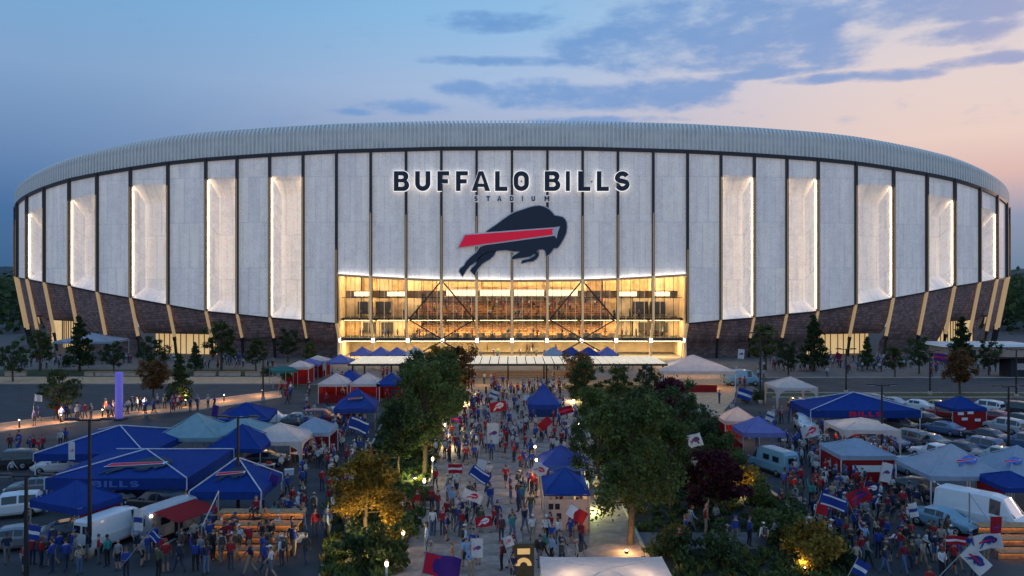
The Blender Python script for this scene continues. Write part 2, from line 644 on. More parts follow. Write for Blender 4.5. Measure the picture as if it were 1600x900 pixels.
m_glass = bpy.data.materials.new('clear_glass')
m_glass.use_nodes = True
_t = m_glass.node_tree
_t.nodes.remove(_t.nodes['Principled BSDF'])
_tr = N(_t, 'ShaderNodeBsdfTransparent')
_tr.inputs[0].default_value = (0.93, 0.93, 0.9, 1)
_gl = N(_t, 'ShaderNodeBsdfGlossy')
_gl.inputs['Roughness'].default_value = 0.08
_ms = N(_t, 'ShaderNodeMixShader')
_ms.inputs[0].default_value = 0.06
_t.links.new(_tr.outputs[0], _ms.inputs[1])
_t.links.new(_gl.outputs[0], _ms.inputs[2])
_t.links.new(_ms.outputs[0], _t.nodes['Material Output'].inputs[0])
MATS['clear_glass'] = m_glass

stad = thing('stadium', 'huge white oval stadium with ribbed roof rim, dark fins and glowing glass entrance hall', 'stadium', (0, YC, 0))
SO = (0, -YC, 0)


def sp(m, name, mats, parent=stad, **k):
    return m.build(name, mats, parent, SO if parent is stad else (0, 0, 0), **k)


def P3(s, off, z):
    p, _, _ = plan(s, off)
    return Vector((p.x, p.y, z))


def panel_quads(s0, s1, rows, flip):
    """strip of quads over rows [(zfun, off)] between two arc positions, with metre UVs"""
    m = M()
    m.uv = []
    K = 4
    for (zf, off) in rows:
        for k in range(K + 1):
            s = s0 + (s1 - s0) * k / K
            z = zf(s)
            m.v.append(tuple(P3(s, off, z)))
            m.uv.append((s, z - off))
    n = K + 1
    for r in range(len(rows) - 1):
        for k in range(K):
            q = [r * n + k, r * n + k + 1, (r + 1) * n + k + 1, (r + 1) * n + k]
            m.f.append(q if not flip else q[::-1])
            m.mi.append(0)
            m.sm.append(False)
    return m


FH = 0.22                                   # half a fin
for side in (1, -1):
    for i in range(len(SJ) - 1):
        a, b = SJ[i] + FH * (i > 0 or 0), SJ[i + 1] - FH
        if i == 0:
            a = FH
        s0, s1 = (a, b) if side > 0 else (-b, -a)
        niche = i >= 6 and i % 2 == 0 and i < 20
        if i < 5:
            m = panel_quads(s0, s1, [(zh, -0.25), (zh, 0.0), (zt, 0.0)], False)
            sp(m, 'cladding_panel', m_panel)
            led = panel_quads(s0, s1, [(lambda s: zh(s) - 0.12, -0.1), (lambda s: zh(s) - 0.12, 0.55), (lambda s: zh(s) - 0.04, 0.55), (lambda s: zh(s) - 0.04, -0.1)], False)
            sp(led, 'ledge_light', m_ledw)
            lip = panel_quads(s0, s1, [(lambda s: zh(s) - 0.4, 0.5), (lambda s: zh(s) - 0.4, 0.75), (lambda s: zh(s) + 0.06, 0.75), (lambda s: zh(s) + 0.06, 0.68)], False)
            sp(lip, 'ledge_trim', m_trim)
        elif niche:
            m = panel_quads(s0, s1, [(zr, 0.0), (zt, 0.0)], False)
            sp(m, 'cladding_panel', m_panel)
            dp = 2.3
            ia, ib = (0.3, 1.15) if side > 0 else (1.15, 0.3)          # the outer cheek is splayed wider
            m = M()
            m.uv = []
            K = 4
            for (zf, off, ins_) in ((zs, 0.0, 0), (lambda s: zs(s) + 2.1, -dp, 1), (lambda s: zr(s) - 3.6, -dp, 1), (zr, -0.02, 0)):
                for k in range(K + 1):
                    s = s0 + ia * ins_ + (s1 - s0 - (ia + ib) * ins_) * k / K
                    z = zf(s0 + (s1 - s0) * k / K)
                    m.v.append(tuple(P3(s, off, z)))
                    m.uv.append((s, z - off))
            for r in range(3):
                for k in range(K):
                    m.f.append([r * (K + 1) + k, r * (K + 1) + k + 1, (r + 1) * (K + 1) + k + 1, (r + 1) * (K + 1) + k])
            m.f += [[0, K + 1, 2 * K + 2, 3 * K + 3], [K, 4 * K + 3, 3 * K + 2, 2 * K + 1][::1]]
            m.mi, m.sm = [0] * len(m.f), [False] * len(m.f)
            sp(m, 'niche_panel', m_niche)
            for (s, sg) in ((s0, 1), (s1, -1)):
                outer = (s == s0 and side < 0) or (s == s1 and side > 0)
                l = M()
                l.bar(P3(s + sg * 0.09, -0.06, zs(s) + 0.5), P3(s + sg * 0.09, -0.06, zr(s) - 0.5), 0.09 if outer else 0.05, 0.08)
                sp(l, 'niche_light', m_nled)
        else:
            m = panel_quads(s0, s1, [(zs, -0.3), (zs, 0.0), (zt, 0.0)], False)
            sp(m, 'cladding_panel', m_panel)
        # brick belly under the seam
        if i >= 5:
            opening = i in (9, 10, 13, 14, 17, 18)
            zb = 4.3 if opening and i < 12 else (6.3 if opening else 2.6)
            rows = []
            prof = [(1.0, 0.12), (0.86, 0.5), (0.66, 0.95), (0.46, 1.4), (0.28, 1.95), (0.12, 2.7), (0.0, 3.6)]
            for (k, ins) in prof[::-1]:
                rows.append((lambda s, k=k, zb=zb: zb + (zs(s) - 0.22 - zb) * k, -ins))
            if not opening:
                rows.insert(0, (lambda s: 0.0, -4.2))
            m = panel_quads(s0 - 0.28 * 1, s1 + 0.28, rows, False)
            for q in range(len(m.sm)):
                m.sm[q] = True
            sp(m, 'brick_panel', m_brick)
            if opening:
                m = panel_quads(s0 - .28, s1 + .28, [(lambda s, zb=zb: zb, -7.0), (lambda s, zb=zb: zb, -3.6)], False)
                sp(m, 'soffit', m_base)
                m = panel_quads(s0 - .28, s1 + .28, [(lambda s: 0.0, -7.0), (lambda s, zb=zb: zb, -7.0)], False)
                g = sp(m, 'lobby_wall', m_glow)
                for k in range(6):
                    s = s0 + (s1 - s0) * (k + 0.5) / 6
                    b_ = M().bar(P3(s, -6.9, 0), P3(s, -6.9, zb), 0.14)
                    b_.build('glazing_bar', m_slab, g)
            tr = M()
            K = 4
            for k in range(K):
                sa, sb_ = s0 - .28 + (s1 - s0 + .56) * k / K, s0 - .28 + (s1 - s0 + .56) * (k + 1) / K
                tr.bar(P3(sa, 0.02, zs(sa) - 0.11), P3(sb_, 0.02, zs(sb_) - 0.11), 0.2, 0.3)
            sp(tr, 'seam_trim', m_dark)

# fins and leaning columns
for i in range(len(SJ)):
    for side in ((1, -1) if i else (1,)):
        s = SJ[i] * side
        p, n, rz = plan(s)
        z0, z1 = zs(s), zt(s)
        f = M()
        cx = P3(s, 0.12, 0)
        f.box((cx.x, cx.y, (z0 + z1) / 2), (FH * 2 + 0.02, 0.95, z1 - z0), rz=rz)
        sp(f, 'fin', m_fin)
        hi_ = zh(s) if i < 5 else z0
        zt_ = zr(s) - 0.4 if i >= 6 else (hi_ + 12 if i < 5 else z0 + 14)
        q0 = P3(s, 0.625, 0)
        sp(M().box((q0.x, q0.y, (hi_ + zt_) / 2), (0.22, 0.04, zt_ - hi_), rz=rz), 'fin_glow_strip', m_trim)  # strip added to imitate warm light on the fin face
        if i < 5:
            sp(M().box((q0.x, q0.y, (z0 + hi_) / 2), (0.44, 0.06, hi_ - z0), rz=rz), 'fin_glow_strip', m_col)  # glowing strip added for the gold light on the hall fins
        zj = 3.9
        ins = -1.8
        c = M()
        c.bar(P3(s, 0.25, z0), P3(s, ins, zj), 0.32 if i > 5 else 0.44, 0.6)
        sp(c, 'column', m_col)
        k = M()
        k.bar(P3(s, ins + 0.1, zj), P3(s, ins - 0.1, zj - 0.75), 0.5)
        sp(k, 'column_light' if i < 6 else 'column_joint', m_ledw if i < 6 else m_dark)
        k = M()
        k.bar(P3(s, ins - 0.1, zj - 0.75), P3(s, ins - 0.6, 0.0), 0.4)
        sp(k, 'column_foot', m_dark if i > 5 else m_col)

# roof rim: dark gutter band, ribbed rim curling over
RB = [(0.0, 0.15), (0.0, 3.7), (-0.35, 4.45), (-1.1, 4.85), (-3.0, 5.1), (-16.0, 5.4)]
KK = 220


def kz(s):
    t = max(0.0, min(1.0, (abs(s) - 60) / 75))
    return 1 - 0.3 * t * t * (3 - 2 * t)


smax = SMAX - 0.05
for (nm, prof, mt) in (('gutter_band', [(-0.6, -0.55), (0.42, -0.55), (0.42, 0.15), (-0.2, 0.15)], m_fin), ('roof_rim', RB, m_rib2)):
    m = M()
    n = 2 * KK + 1
    for (off, dz) in prof:
        for k in range(-KK, KK + 1):
            s = smax * k / KK
            m.v.append(tuple(P3(s, off, zt(s) + (dz * kz(s) if nm == 'roof_rim' else dz))))
    for r in range(len(prof) - 1):
        for k in range(2 * KK):
            m.f.append([r * n + k, r * n + k + 1, (r + 1) * n + k + 1, (r + 1) * n + k])
            m.mi.append(0)
            m.sm.append(nm == 'roof_rim')
    sp(m, nm, mt)
rib = M()
w = 0.16
out = [(0.34, 0.2), (0.34, 3.8), (0.2, 4.55), (-0.5, 5.25), (-1.6, 5.45), (-3.2, 5.5)]
inn = [(-0.02, 0.2), (-0.02, 3.68), (-0.38, 4.4), (-1.1, 4.8), (-1.8, 4.92), (-3.2, 5.05)]
for x in (-w, w):
    for (o, z) in out + inn:
        rib.v.append((x, -o, z))
for k in range(5):
    for (A, B) in (((k, k + 1), (k + 7, k + 6)),):
        q = [A[0], A[1], B[0], B[1]]
        rib.f.append(q[::-1])
        rib.f.append([i + 12 for i in q])
    rib.f.append([k, k + 1, k + 13, k + 12][::-1] if False else [k, k + 12, k + 13, k + 1])
rib.mi = [0] * len(rib.f)
rib.sm = [False] * len(rib.f)
rib_me = rib.mesh('roof_rib', m_rib)
pitch = 0.80
nside = int((SJ[15] + 16) / pitch)
extra = M()
cnt = 0
for k in range(0, nside + 1):
    for side in ((1, -1) if k else (1,)):
        s = k * pitch * side
        p, n, rz = plan(s)
        if cnt < 299:
            o = put('roof_rib', rib_me, stad, (p.x, p.y - YC, zt(s)), rz, scale=(1, 1, kz(s)))
            cnt += 1
        else:
            mt_ = Matrix.Translation((p.x, p.y, zt(s))) @ Matrix.Rotation(rz, 4, 'Z') @ Matrix.Diagonal((1, 1, kz(s), 1))
            extra.add([mt_ @ Vector(v) for v in rib.v], rib.f)
sp(extra, 'far_roof_ribs', m_rib, kind='stuff')
# rear wall and roof deck so that the bowl is closed
m = panel_quads(SJ[-1], SMAX - 0.05, [(lambda s: 0.0, 0.0), (zt, 0.0)], False)
m2 = panel_quads(-SMAX + 0.05, -SJ[-1], [(lambda s: 0.0, 0.0), (zt, 0.0)], False)
o = len(m.v)
m.v += m2.v
m.uv += m2.uv
m.f += [[i + o for i in f] for f in m2.f]
m.mi += m2.mi
m.sm += m2.sm
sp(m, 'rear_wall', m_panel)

# ------------------------------------------------------------------ glazed entrance hall
XR = plan(SJ[5])[0].x
hall_z = lambda s: zh(s) - 0.2
# glass panes and bars in each bay
bars = 0
for i in range(5):
    for side in (1, -1):
        s0, s1 = (SJ[i] + FH, SJ[i + 1] - FH) if side > 0 else (-SJ[i + 1] + FH, -SJ[i] - FH)
        for (za, zb) in ((0.1, 3.3), (3.95, 7.3), (7.75, 11.6), (11.75, None)):
            fb = (lambda s: zh(s) - 0.35) if zb is None else (lambda s, zb=zb: zb)
            m = panel_quads(s0, s1, [(lambda s, za=za: za, -2.7), (fb, -2.7)], False)
            pn = sp(m, 'window_pane', m_glass)
        for k in range(1, 7):
            s = s0 + (s1 - s0) * k / 7
            sp(M().bar(P3(s, -2.7, 3.9), P3(s, -2.7, zh(s) - 0.1), 0.08, 0.16), 'glazing_bar', m_fin if k % 2 else m_col)
        for z in (11.67,):
            sp(M().bar(P3(s0, -2.72, z), P3(s1, -2.72, z), 0.12), 'transom', m_slab)
# closing cheeks, head, floors, back wall
for side in (1, -1):
    x = side * (XR + 0.1)
    m = M()
    m.box((x, YF + 8.2, 8.2), (0.3, 12.6, 16.3))
    sp(m, 'hall_side_wall', m_inwall)
m = M().box((0, YF + 8.0, 16.9), (2 * XR, 14, 0.3))
sp(m, 'hall_ceiling', m_inwood)
for (z, y0, y1, nm) in ((3.62, 2.3, 15, 'floor_slab'), (7.5, 2.9, 15, 'floor_slab')):
    for side in (1, -1):
        for (xa, xb) in ((0.2, 12.9), (13.1, 19.8), (20.1, XR - 0.3)):
            sp(M().box((side * (xa + xb) / 2, YF + (y0 + y1) / 2, z), (xb - xa, y1 - y0, 0.62 if z < 5 else 0.42)), nm, m_slab)
sp(M().box((0, YF + 15.2, 8.5), (2 * XR + 1, 0.3, 17)), 'back_wall', m_inwall)
random.seed(21)
# timber wall bays of differing tone at the back, doorways, lit bands
for k in range(22):
    x = -XR + 1.6 + k * (2 * XR - 3.2) / 21
    for (z0, z1) in ((3.95, 7.25), (7.75, 11.4), (12.9, 16.6)):
        if abs(x) < 19 and z0 < 12:
            continue
        c = random.choice([m_inwood, m_inwall, m_inwall])
        sp(M().box((x, YF + 8.0 + random.choice([0, .3, 1.5]), (z0 + z1) / 2), ((2 * XR - 3.2) / 21 - 0.12, 0.3, z1 - z0)), 'wall_panel', c)
for x in (-29.2, -25.6, 25.6, 29.0):
    for z in (5.6, 9.5):
        sp(M().box((x + (0.8 if z < 6 else 0), YF + 7.6, z), (2.4 if z < 6 else 3.0, 0.4, 2.0 if z < 6 else 2.5)), 'doorway', m_slab)
# ceiling light fields under each slab and the bright band above the concourse
for side in (1, -1):
    for (xa, xb) in ((0.4, 6.2), (6.9, 12.7), (13.4, 19.5), (20.3, 26.2), (26.9, XR - 0.6)):
        cx, wd = side * (xa + xb) / 2, xb - xa
        sp(M().box((cx, YF + 5.5, 3.22), (wd, 4.5, 0.08)), 'ceiling_light', m_ceil)
        sp(M().box((cx, YF + 5.2, 7.22), (wd, 2.0, 0.08)), 'ceiling_light', m_ceil)
        sp(M().box((cx, YF + 5.4, 16.6), (wd, 2.2, 0.08)), 'ceiling_light', m_ceil)
        if xa < 13:
            sp(M().box((cx, YF + 3.4, 12.6), (wd, 0.3, 1.15)), 'light_band', m_ceil2)
            sp(M().box((cx, YF + 3.2, 11.75), (wd + 0.7, 0.6, 0.3)), 'floor_slab', m_inwall)
            sp(M().box((cx, YF + 6.5, 15.0), (wd * 0.8, 0.3, 2.6)), 'wall_panel', m_inwood)
        elif xa > 20:
            sp(M().box((cx - side * 0.4, YF + 6.6, 12.3), (wd * 0.62, 0.3, 0.9)), 'light_band', m_ceil2)
# seating bowl steps seen through the middle of the hall
for k in range(7):
    for side in (1, -1):
        z = 7.8 + k * 0.42
        sp(M().box((side * 9.6, YF + 5.0 + k * 1.0, z + 0.2), (18.6, 0.95, 0.4)), 'seating_step', m_seat)
        z = 4.0 + k * 0.35
        sp(M().box((side * 9.6, YF + 5.0 + k * 1.0, z + 0.15), (18.6, 0.95, 0.32)), 'seating_step', m_inwood if k < 2 else m_seat)
# people-sized counters and planters on the lower hall floor: low timber blocks
for k in range(16):
    x = -18.5 + k * 2.5 + random.uniform(-.4, .4)
    sp(M().box((x, YF + 3.2, 4.4), (random.uniform(0.8, 1.8), 0.8, 0.9)), 'counter', m_inwood)
# diagonal bracing
for side in (1, -1):
    xa = side * plan(SJ[2])[0].x
    w1 = plan(SJ[1])[0].x
    x0, x1 = xa - (plan(SJ[2])[0].x - w1) * 0.92, xa + (plan(SJ[3])[0].x - plan(SJ[2])[0].x) * 0.92
    yb = YF + 0.35
    for xx in (x0, x1):
        sp(M().tube((xa, yb, 15.0), (xx, yb, 7.7), 0.16), 'brace', m_fin)
        sp(M().tube((xx, yb, 7.5), (xa, yb, 3.9), 0.13), 'brace', m_fin)
        sp(M().tube((xa, yb + 0.6, 3.4), (xx, yb + 0.6, 0.1), 0.14), 'brace', m_fin)

# ------------------------------------------------------------------ sign on the facade
def front(px, py, y):
    return ((px - 800) / F * y, HC + (HY - py) / F * y)


YS = YF - 0.85
sign = thing('stadium_sign', 'dark halo-lit BUFFALO BILLS STADIUM lettering on the white facade', 'sign', (0, YS, front(800, 310, YS)[1]))
sloc = Vector(sign.location)


def arc(cx, cy, rx, ry, a0, a1, n=7):
    return [(cx + rx * math.cos(R(a0 + (a1 - a0) * k / n)), cy + ry * math.sin(R(a0 + (a1 - a0) * k / n))) for k in range(n + 1)]


def rrect(x0, y0, x1, y1, r, cs=(1, 1, 1, 1)):
    """rounded box; cs switches the corners bl, br, tr, tl"""
    o = []
    for (cx, cy, a, on) in ((x0 + r, y0 + r, 180, cs[0]), (x1 - r, y0 + r, 270, cs[1]), (x1 - r, y1 - r, 0, cs[2]), (x0 + r, y1 - r, 90, cs[3])):
        if on:
            o += arc(cx, cy, r, r, a, a + 90)
        else:
            o.append((x0 if a in (180, 90) else x1, y0 if a in (180, 270) else y1))
    return o


def stroke(pts, t):
    L, Q = [], []
    for i, p in enumerate(pts):
        a, c = Vector(pts[max(0, i - 1)]), Vector(pts[min(len(pts) - 1, i + 1)])
        d = (c - a).normalized()
        n = Vector((-d.y, d.x)) * t / 2
        L.append((p[0] + n.x, p[1] + n.y))
        Q.append((p[0] - n.x, p[1] - n.y))
    return L + Q[::-1]


def outline(ch, t=0.235):
    """block capitals of height 1: list of closed outlines (outer, holes)"""
    w = {'B': .78, 'U': .77, 'F': .62, 'A': .94, 'L': .63, 'O': .78, 'I': t, 'S': .75, 'T': .7, 'D': .76, 'M': .9}[ch]
    if ch == 'I':
        return [[(0, 0), (w, 0), (w, 1), (0, 1)]]
    if ch == 'L':
        return [[(0, 0), (w, 0), (w, t * .9), (t, t * .9), (t, 1), (0, 1)]]
    if ch == 'F':
        return [[(0, 0), (t, 0), (t, .38), (w * .9, .38), (w * .9, .38 + t * .9), (t, .38 + t * .9), (t, 1 - t * .9), (w, 1 - t * .9), (w, 1), (0, 1)]]
    if ch == 'T':
        return [[(w / 2 - t / 2, 0), (w / 2 + t / 2, 0), (w / 2 + t / 2, 1 - t), (w, 1 - t), (w, 1), (0, 1), (0, 1 - t), (w / 2 - t / 2, 1 - t)]]
    if ch == 'U':
        r = w / 2
        return [[(0, 1)] + arc(r, r, r, r, 180, 360, 14) + [(w, 1), (w - t, 1)] + arc(r, r, r - t, r - t, 360, 180, 14) + [(t, 1)]]
    if ch == 'O':
        return [rrect(0, 0, w, 1, w * .48), rrect(t, t, w - t, 1 - t, (w - 2 * t) * .46)]
    if ch == 'D':
        return [rrect(0, 0, w, 1, w * .48, (0, 1, 1, 0)), rrect(t, t, w - t, 1 - t, (w - 2 * t) * .46, (0, 1, 1, 0))]
    if ch == 'B':
        return [[(0, 0)] + arc(w - .29, .29, .29, .29, -90, 55, 9) + arc(w - .30, .74, .26, .26, -45, 90, 9) + [(0, 1)],
                rrect(t, t * .9, w - t, .44, .12, (0, 1, 1, 0)), rrect(t, .44 + t * .72, w - t - .04, 1 - t * .9, .11, (0, 1, 1, 0))]
    if ch == 'A':
        return [[(0, 0), (t * 1.08, 0), (t * 1.08 + .065, .2), (w - t * 1.08 - .065, .2), (w - t * 1.08, 0), (w, 0), (w / 2 + t * .52, 1), (w / 2 - t * .52, 1)],
                [(w / 2 - .155, .37), (w / 2 + .155, .37), (w / 2, .80)]]
    if ch == 'M':
        return [[(0, 0), (t, 0), (t, .62), (w / 2, .22), (w - t, .62), (w - t, 0), (w, 0), (w, 1), (w - t, 1), (w / 2, .55), (t, 1), (0, 1)]]
    if ch == 'S':
        h = t / 2
        r1 = .25
        c = [(w - .03, 1 - .24)] if False else []
        c += arc(w / 2, 1 - h - r1, w / 2 - h, r1, 28, 180, 10) + arc(w / 2 - .0, .5 + .02 + .13 - .0, w / 2 - h, .15, 180, 262, 4)
        c += arc(w / 2, .5 - .02 - .15, w / 2 - h, .16, 82, 0, 4) + arc(w / 2, h + r1, w / 2 - h, r1, 0, -152, 10)
        return [stroke(c, t)]


def text_mesh(txt, bold=0.0, ext=0.5, res=4):
    c = bpy.data.curves.new('lettering', 'CURVE')
    c.dimensions = '2D'
    c.fill_mode = 'BOTH'
    c.extrude = ext
    c.offset = bold
    x = 0.0
    for ch in txt:
        ol = outline(ch)
        for poly in ol:
            s = c.splines.new('POLY')
            s.points.add(len(poly) - 1)
            for q, p in zip(s.points, poly):
                q.co = (p[0] + x, p[1], 0, 1)
            s.use_cyclic_u = True
        x += max(p[0] for p in ol[0]) + 0.16
    o = bpy.data.objects.new('lettering', c)
    COL.objects.link(o)
    bpy.context.view_layer.update()
    me = bpy.data.meshes.new_from_object(o.evaluated_get(bpy.context.evaluated_depsgraph_get()))
    bpy.data.objects.remove(o)
    bpy.data.curves.remove(c)
    return me


def glyph(txt, x0, x1, z0, z1, y0, y1, material, bold):
    """a letter mesh fitted to the box x0..x1, z0..z1 with thickness y0 (front) .. y1 (back)"""
    me = text_mesh(txt, bold)
    xs = [v.co.x for v in me.vertices]
    ys = [v.co.y for v in me.vertices]
    zs_ = [v.co.z for v in me.vertices]
    ax, bx, ay, by, az, bz = min(xs), max(xs), min(ys), max(ys), min(zs_), max(zs_)
    for v in me.vertices:
        u, w_, d = (v.co.x - ax) / (bx - ax), (v.co.y - ay) / (by - ay), (v.co.z - az) / (bz - az)
        v.co = (x0 + (x1 - x0) * u, y1 + (y0 - y1) * d, z0 + (z1 - z0) * w_)
    me.materials.clear()
    me.materials.append(material)
    me.update()
    return me


def crop(cx, cy):
    return 600 + cx / 4.0, 250 + cy / 4.0


LT = [('B', 62, 158), ('U', 195, 290), ('F', 334, 408), ('F', 450, 525), ('A', 548, 664), ('L', 694, 772), ('O', 810, 906),
      ('B', 1004, 1102), ('I', 1136, 1162), ('L', 1213, 1290), ('L', 1330, 1405), ('S', 1442, 1535)]
for (ch, xa, xb) in LT:
    (x0, z1), (x1, z0) = front(*crop(xa, 70), YS), front(*crop(xb, 194), YS)
    bold = 0.0
    me = glyph(ch, x0, x1, z0 - sloc.z, z1 - sloc.z, -0.18, 0.0, m_navy, bold)
    lo_ = put('letter', me, sign)
    e = 0.11
    me = glyph(ch, x0 - e, x1 + e, z0 - e - sloc.z, z1 + e - sloc.z, 0.12, 0.2, m_halo, 0.0)
    put('halo_light', me, lo_)
ST = [('S', 565, 585), ('T', 640, 662), ('A', 708, 735), ('D', 787, 810), ('I', 862, 868), ('U', 922, 944), ('M', 1003, 1033)]
for (ch, xa, xb) in ST:
    (x0, z1), (x1, z0) = front(*crop(xa, 226), YS), front(*crop(xb, 257), YS)
    lo_ = put('letter', glyph(ch, x0, x1, z0 - sloc.z, z1 - sloc.z, -0.1, 0.0, m_navy, 0.0), sign)
    put('halo_light', M().box(((x0 + x1) / 2, 0.1, (z0 + z1) / 2 - sloc.z), (x1 - x0 + 0.5, 0.06, z1 - z0 + 0.4)).mesh('halo_light', m_halo2), lo_)
# brackets that carry the letters off the facade
for cx in (100, 380, 860, 1050, 1300, 1490):
    x, z = front(*crop(cx, 132), YS)
    put('bracket', M().box((x, 0.5, z - sloc.z), (0.2, 0.8, 0.2)).mesh('bracket', m_dark), sign)

BODY = [(640, 447), (672, 424), (700, 406), (745, 372), (790, 341), (820, 326), (850, 316), (885, 304), (920, 293), (945, 288), (970, 286),
        (995, 291), (1015, 299), (1035, 312), (1050, 328), (1065, 347), (1092, 351), (1118, 358), (1132, 372), (1140, 390), (1143, 420),
        (1138, 455), (1124, 488), (1110, 512), (1098, 532), (1085, 549), (1060, 551), (1046, 574), (1030, 590), (1013, 604), (1012, 584), (1006, 566), (990, 556),
        (962, 562), (945, 582), (915, 602), (880, 609), (835, 614), (795, 622), (804, 602), (830, 587), (852, 572), (815, 571), (760, 562),
        (715, 566), (680, 570), (640, 578), (605, 598), (580, 628), (558, 648), (535, 662), (512, 690), (491, 727), (470, 695), (477, 678),
        (500, 662), (515, 634), (548, 602), (578, 578), (600, 546), (640, 530)]
HIND = [(697, 572), (690, 592), (662, 620), (635, 634), (612, 650), (585, 680), (566, 720), (540, 692), (549, 676), (572, 655), (590, 622), (618, 594), (652, 578)]
FORE = [(968, 570), (966, 598), (952, 618), (930, 632), (895, 636), (858, 647), (864, 628), (908, 618), (940, 600), (956, 580)]
STRIPE = [(508, 470), (1060, 429), (1050, 445), (1056, 466), (466, 547)]
RIM = [(500, 462), (1064, 421), (1100, 415), (1088, 446), (1078, 492), (1066, 474), (452, 557)]


def logo_parts(k, tx, parent=None, thick=0.12, off=0.0, name='emblem', rim_m=None, mtx=None, body_m=None, red_m=None):
    """the charging buffalo as flat solid shapes; crop coordinates times k; tx(x, y) -> local (x, z)"""
    m = M()
    for poly in (BODY, HIND, FORE):
        m.prism([tx(*p) for p in poly], off - thick, off, mtx, 0)
    m.prism([tx(*p) for p in RIM], off - thick - k * 2, off - thick + k * 0.3, mtx, 1)
    m.prism([tx(*p) for p in STRIPE], off - thick - k * 4, off - thick - k * 1.8, mtx, 2)
    return m.mesh(name, [body_m or m_navy, rim_m or m_white, red_m or m_redp])


emb = thing('buffalo_emblem', 'navy leaping buffalo emblem with red stripe on the facade below the lettering', 'emblem', (0, YS, front(800, 370, YS)[1]))
ez = emb.location.z


def tx_big(cx, cy):
    x, z = front(*crop(cx, cy), YS)
    return (x, z - ez)


for (nm, poly, y0, y1, mt) in (('buffalo_body', BODY, -0.15, 0.0, m_navy), ('hind_leg', HIND, -0.15, 0.0, m_navy), ('fore_leg', FORE, -0.15, 0.0, m_navy),
                               ('stripe_outline', RIM, -0.22, -0.14, m_white), ('red_stripe', STRIPE, -0.3, -0.21, m_redlit)):
    put(nm, M().prism([tx_big(*p) for p in poly], y0, y1).mesh(nm, mt), emb)
# pale outline tray standing behind the emblem
for nm, poly in (('outline_tray', BODY), ('outline_tray', HIND), ('outline_tray', FORE)):
    n = len(poly)
    ar = sum(poly[i][0] * poly[(i + 1) % n][1] - poly[(i + 1) % n][0] * poly[i][1] for i in range(n))
    sg = 1 if ar > 0 else -1
    op = []
    for i in range(n):
        a, b, c = Vector(poly[i - 1]), Vector(poly[i]), Vector(poly[(i + 1) % n])
        d1, d2 = (b - a).normalized(), (c - b).normalized()
        nn = (Vector((d1.y, -d1.x)) + Vector((d2.y, -d2.x)))
        nn = nn.normalized() if nn.length > 1e-3 else Vector((d1.y, -d1.x))
        op.append((b.x + sg * nn.x * 7, b.y + sg * nn.y * 7))
    put(nm, M().prism([tx_big(*p) for p in op], 0.02, 0.12).mesh(nm, m_halo if False else m_white), emb)
put('bracket', M().box((tx_big(800, 420)[0], 0.5, tx_big(800, 420)[1]), (3, 0.7, 0.3)).mesh('bracket', m_dark), emb)

# ================================================================== GROUND
def sheet(name, pts, z, m, kind='structure'):
    mm = M().add([(p[0], p[1], z) for p in pts], [tuple(range(len(pts)))])
    o = mm.mesh(name, m)
    ob = put(name, o)
    if len(pts) and sum(pts[i][0] * pts[(i + 1) % len(pts)][1] - pts[(i + 1) % len(pts)][0] * pts[i][1] for i in range(len(pts))) < 0:
        o.flip_normals()
    ob['kind'] = kind
    return ob


def gp(*px):
    return [tuple(G(*p)[:2]) for p in px]


sheet('ground', [(-3000, -60), (3000, -60), (3000, 4500), (-3000, 4500)], -0.03, mat('dark_ground', (0.035, 0.045, 0.03), 0.95, noise=0.5, nscale=0.05, detail=9))
sheet('left_lot', [(-150, 8), (-8, 8), (-8, 60), (-14, 112), (-150, 100)], 0.0, m_asphalt)
sheet('right_lot', [(12, 8), (190, 8), (190, 104), (12, 104)], 0.0, m_asphalt)
sheet('stadium_plaza', [(-190, 135), (-44, 135), (-31, 116), (27, 116), (27, 109), (34, 109), (36, 124), (200, 124), (200, 300), (-190, 300)], 0.004, m_plaza)
sheet('left_verge', [(-190, 128), (-40, 128), (-44, 134.9), (-190, 134.9)], 0.006, m_grass)
sheet('left_apron', [(-190, 117), (-31.8, 117), (-37.2, 125.5), (-190, 125.5)], 0.008, m_path)
sheet('left_road', [tuple(G(-900, 668)[:2]), tuple(G(-900, 602)[:2])] + gp((0, 600), (425, 599), (450, 612), (330, 625), (0, 660)), 0.010, m_road)
PATHL = gp((-700, 722), (0, 676), (160, 655), (320, 640), (440, 622))
PATHU = gp((-700, 700), (0, 663), (160, 642), (320, 626), (440, 611))
sheet('left_path', PATHL + PATHU[::-1], 0.012, m_path)
sheet('right_road', [(36, 108), (200, 108), (200, 123.9), (36, 123.9)], 0.010, m_road)
sheet('right_verge', [(34, 104.1), (200, 104.1), (200, 107.9), (34, 107.9)], 0.012, m_grass)
bed_l = gp((500, 905), (520, 800), (556, 745), (596, 665), (640, 606)) + [(-6.4, 114), (-6.4, 41), (-7.6, 38)]
bed_r = [(7.7, 41), (7.7, 112), (18, 112)] + gp((1095, 630), (1140, 668), (1165, 740), (1245, 798), (1335, 862), (1350, 905)) + [(13, 38)]
sheet('left_bed', bed_l, 0.014, m_soil)
sheet('right_bed', bed_r, 0.014, m_soil)
sheet('cross_path', gp((960, 832), (1205, 832), (1215, 858), (960, 858)), 0.018, m_plaza)
sheet('tent_apron', gp((1060, 588), (1150, 588), (1148, 622), (1120, 655), (1090, 640)), 0.02, m_path)
sheet('parking_marking', gp((1330, 700), (1334, 700), (1420, 760), (1412, 760)), 0.005, m_white)
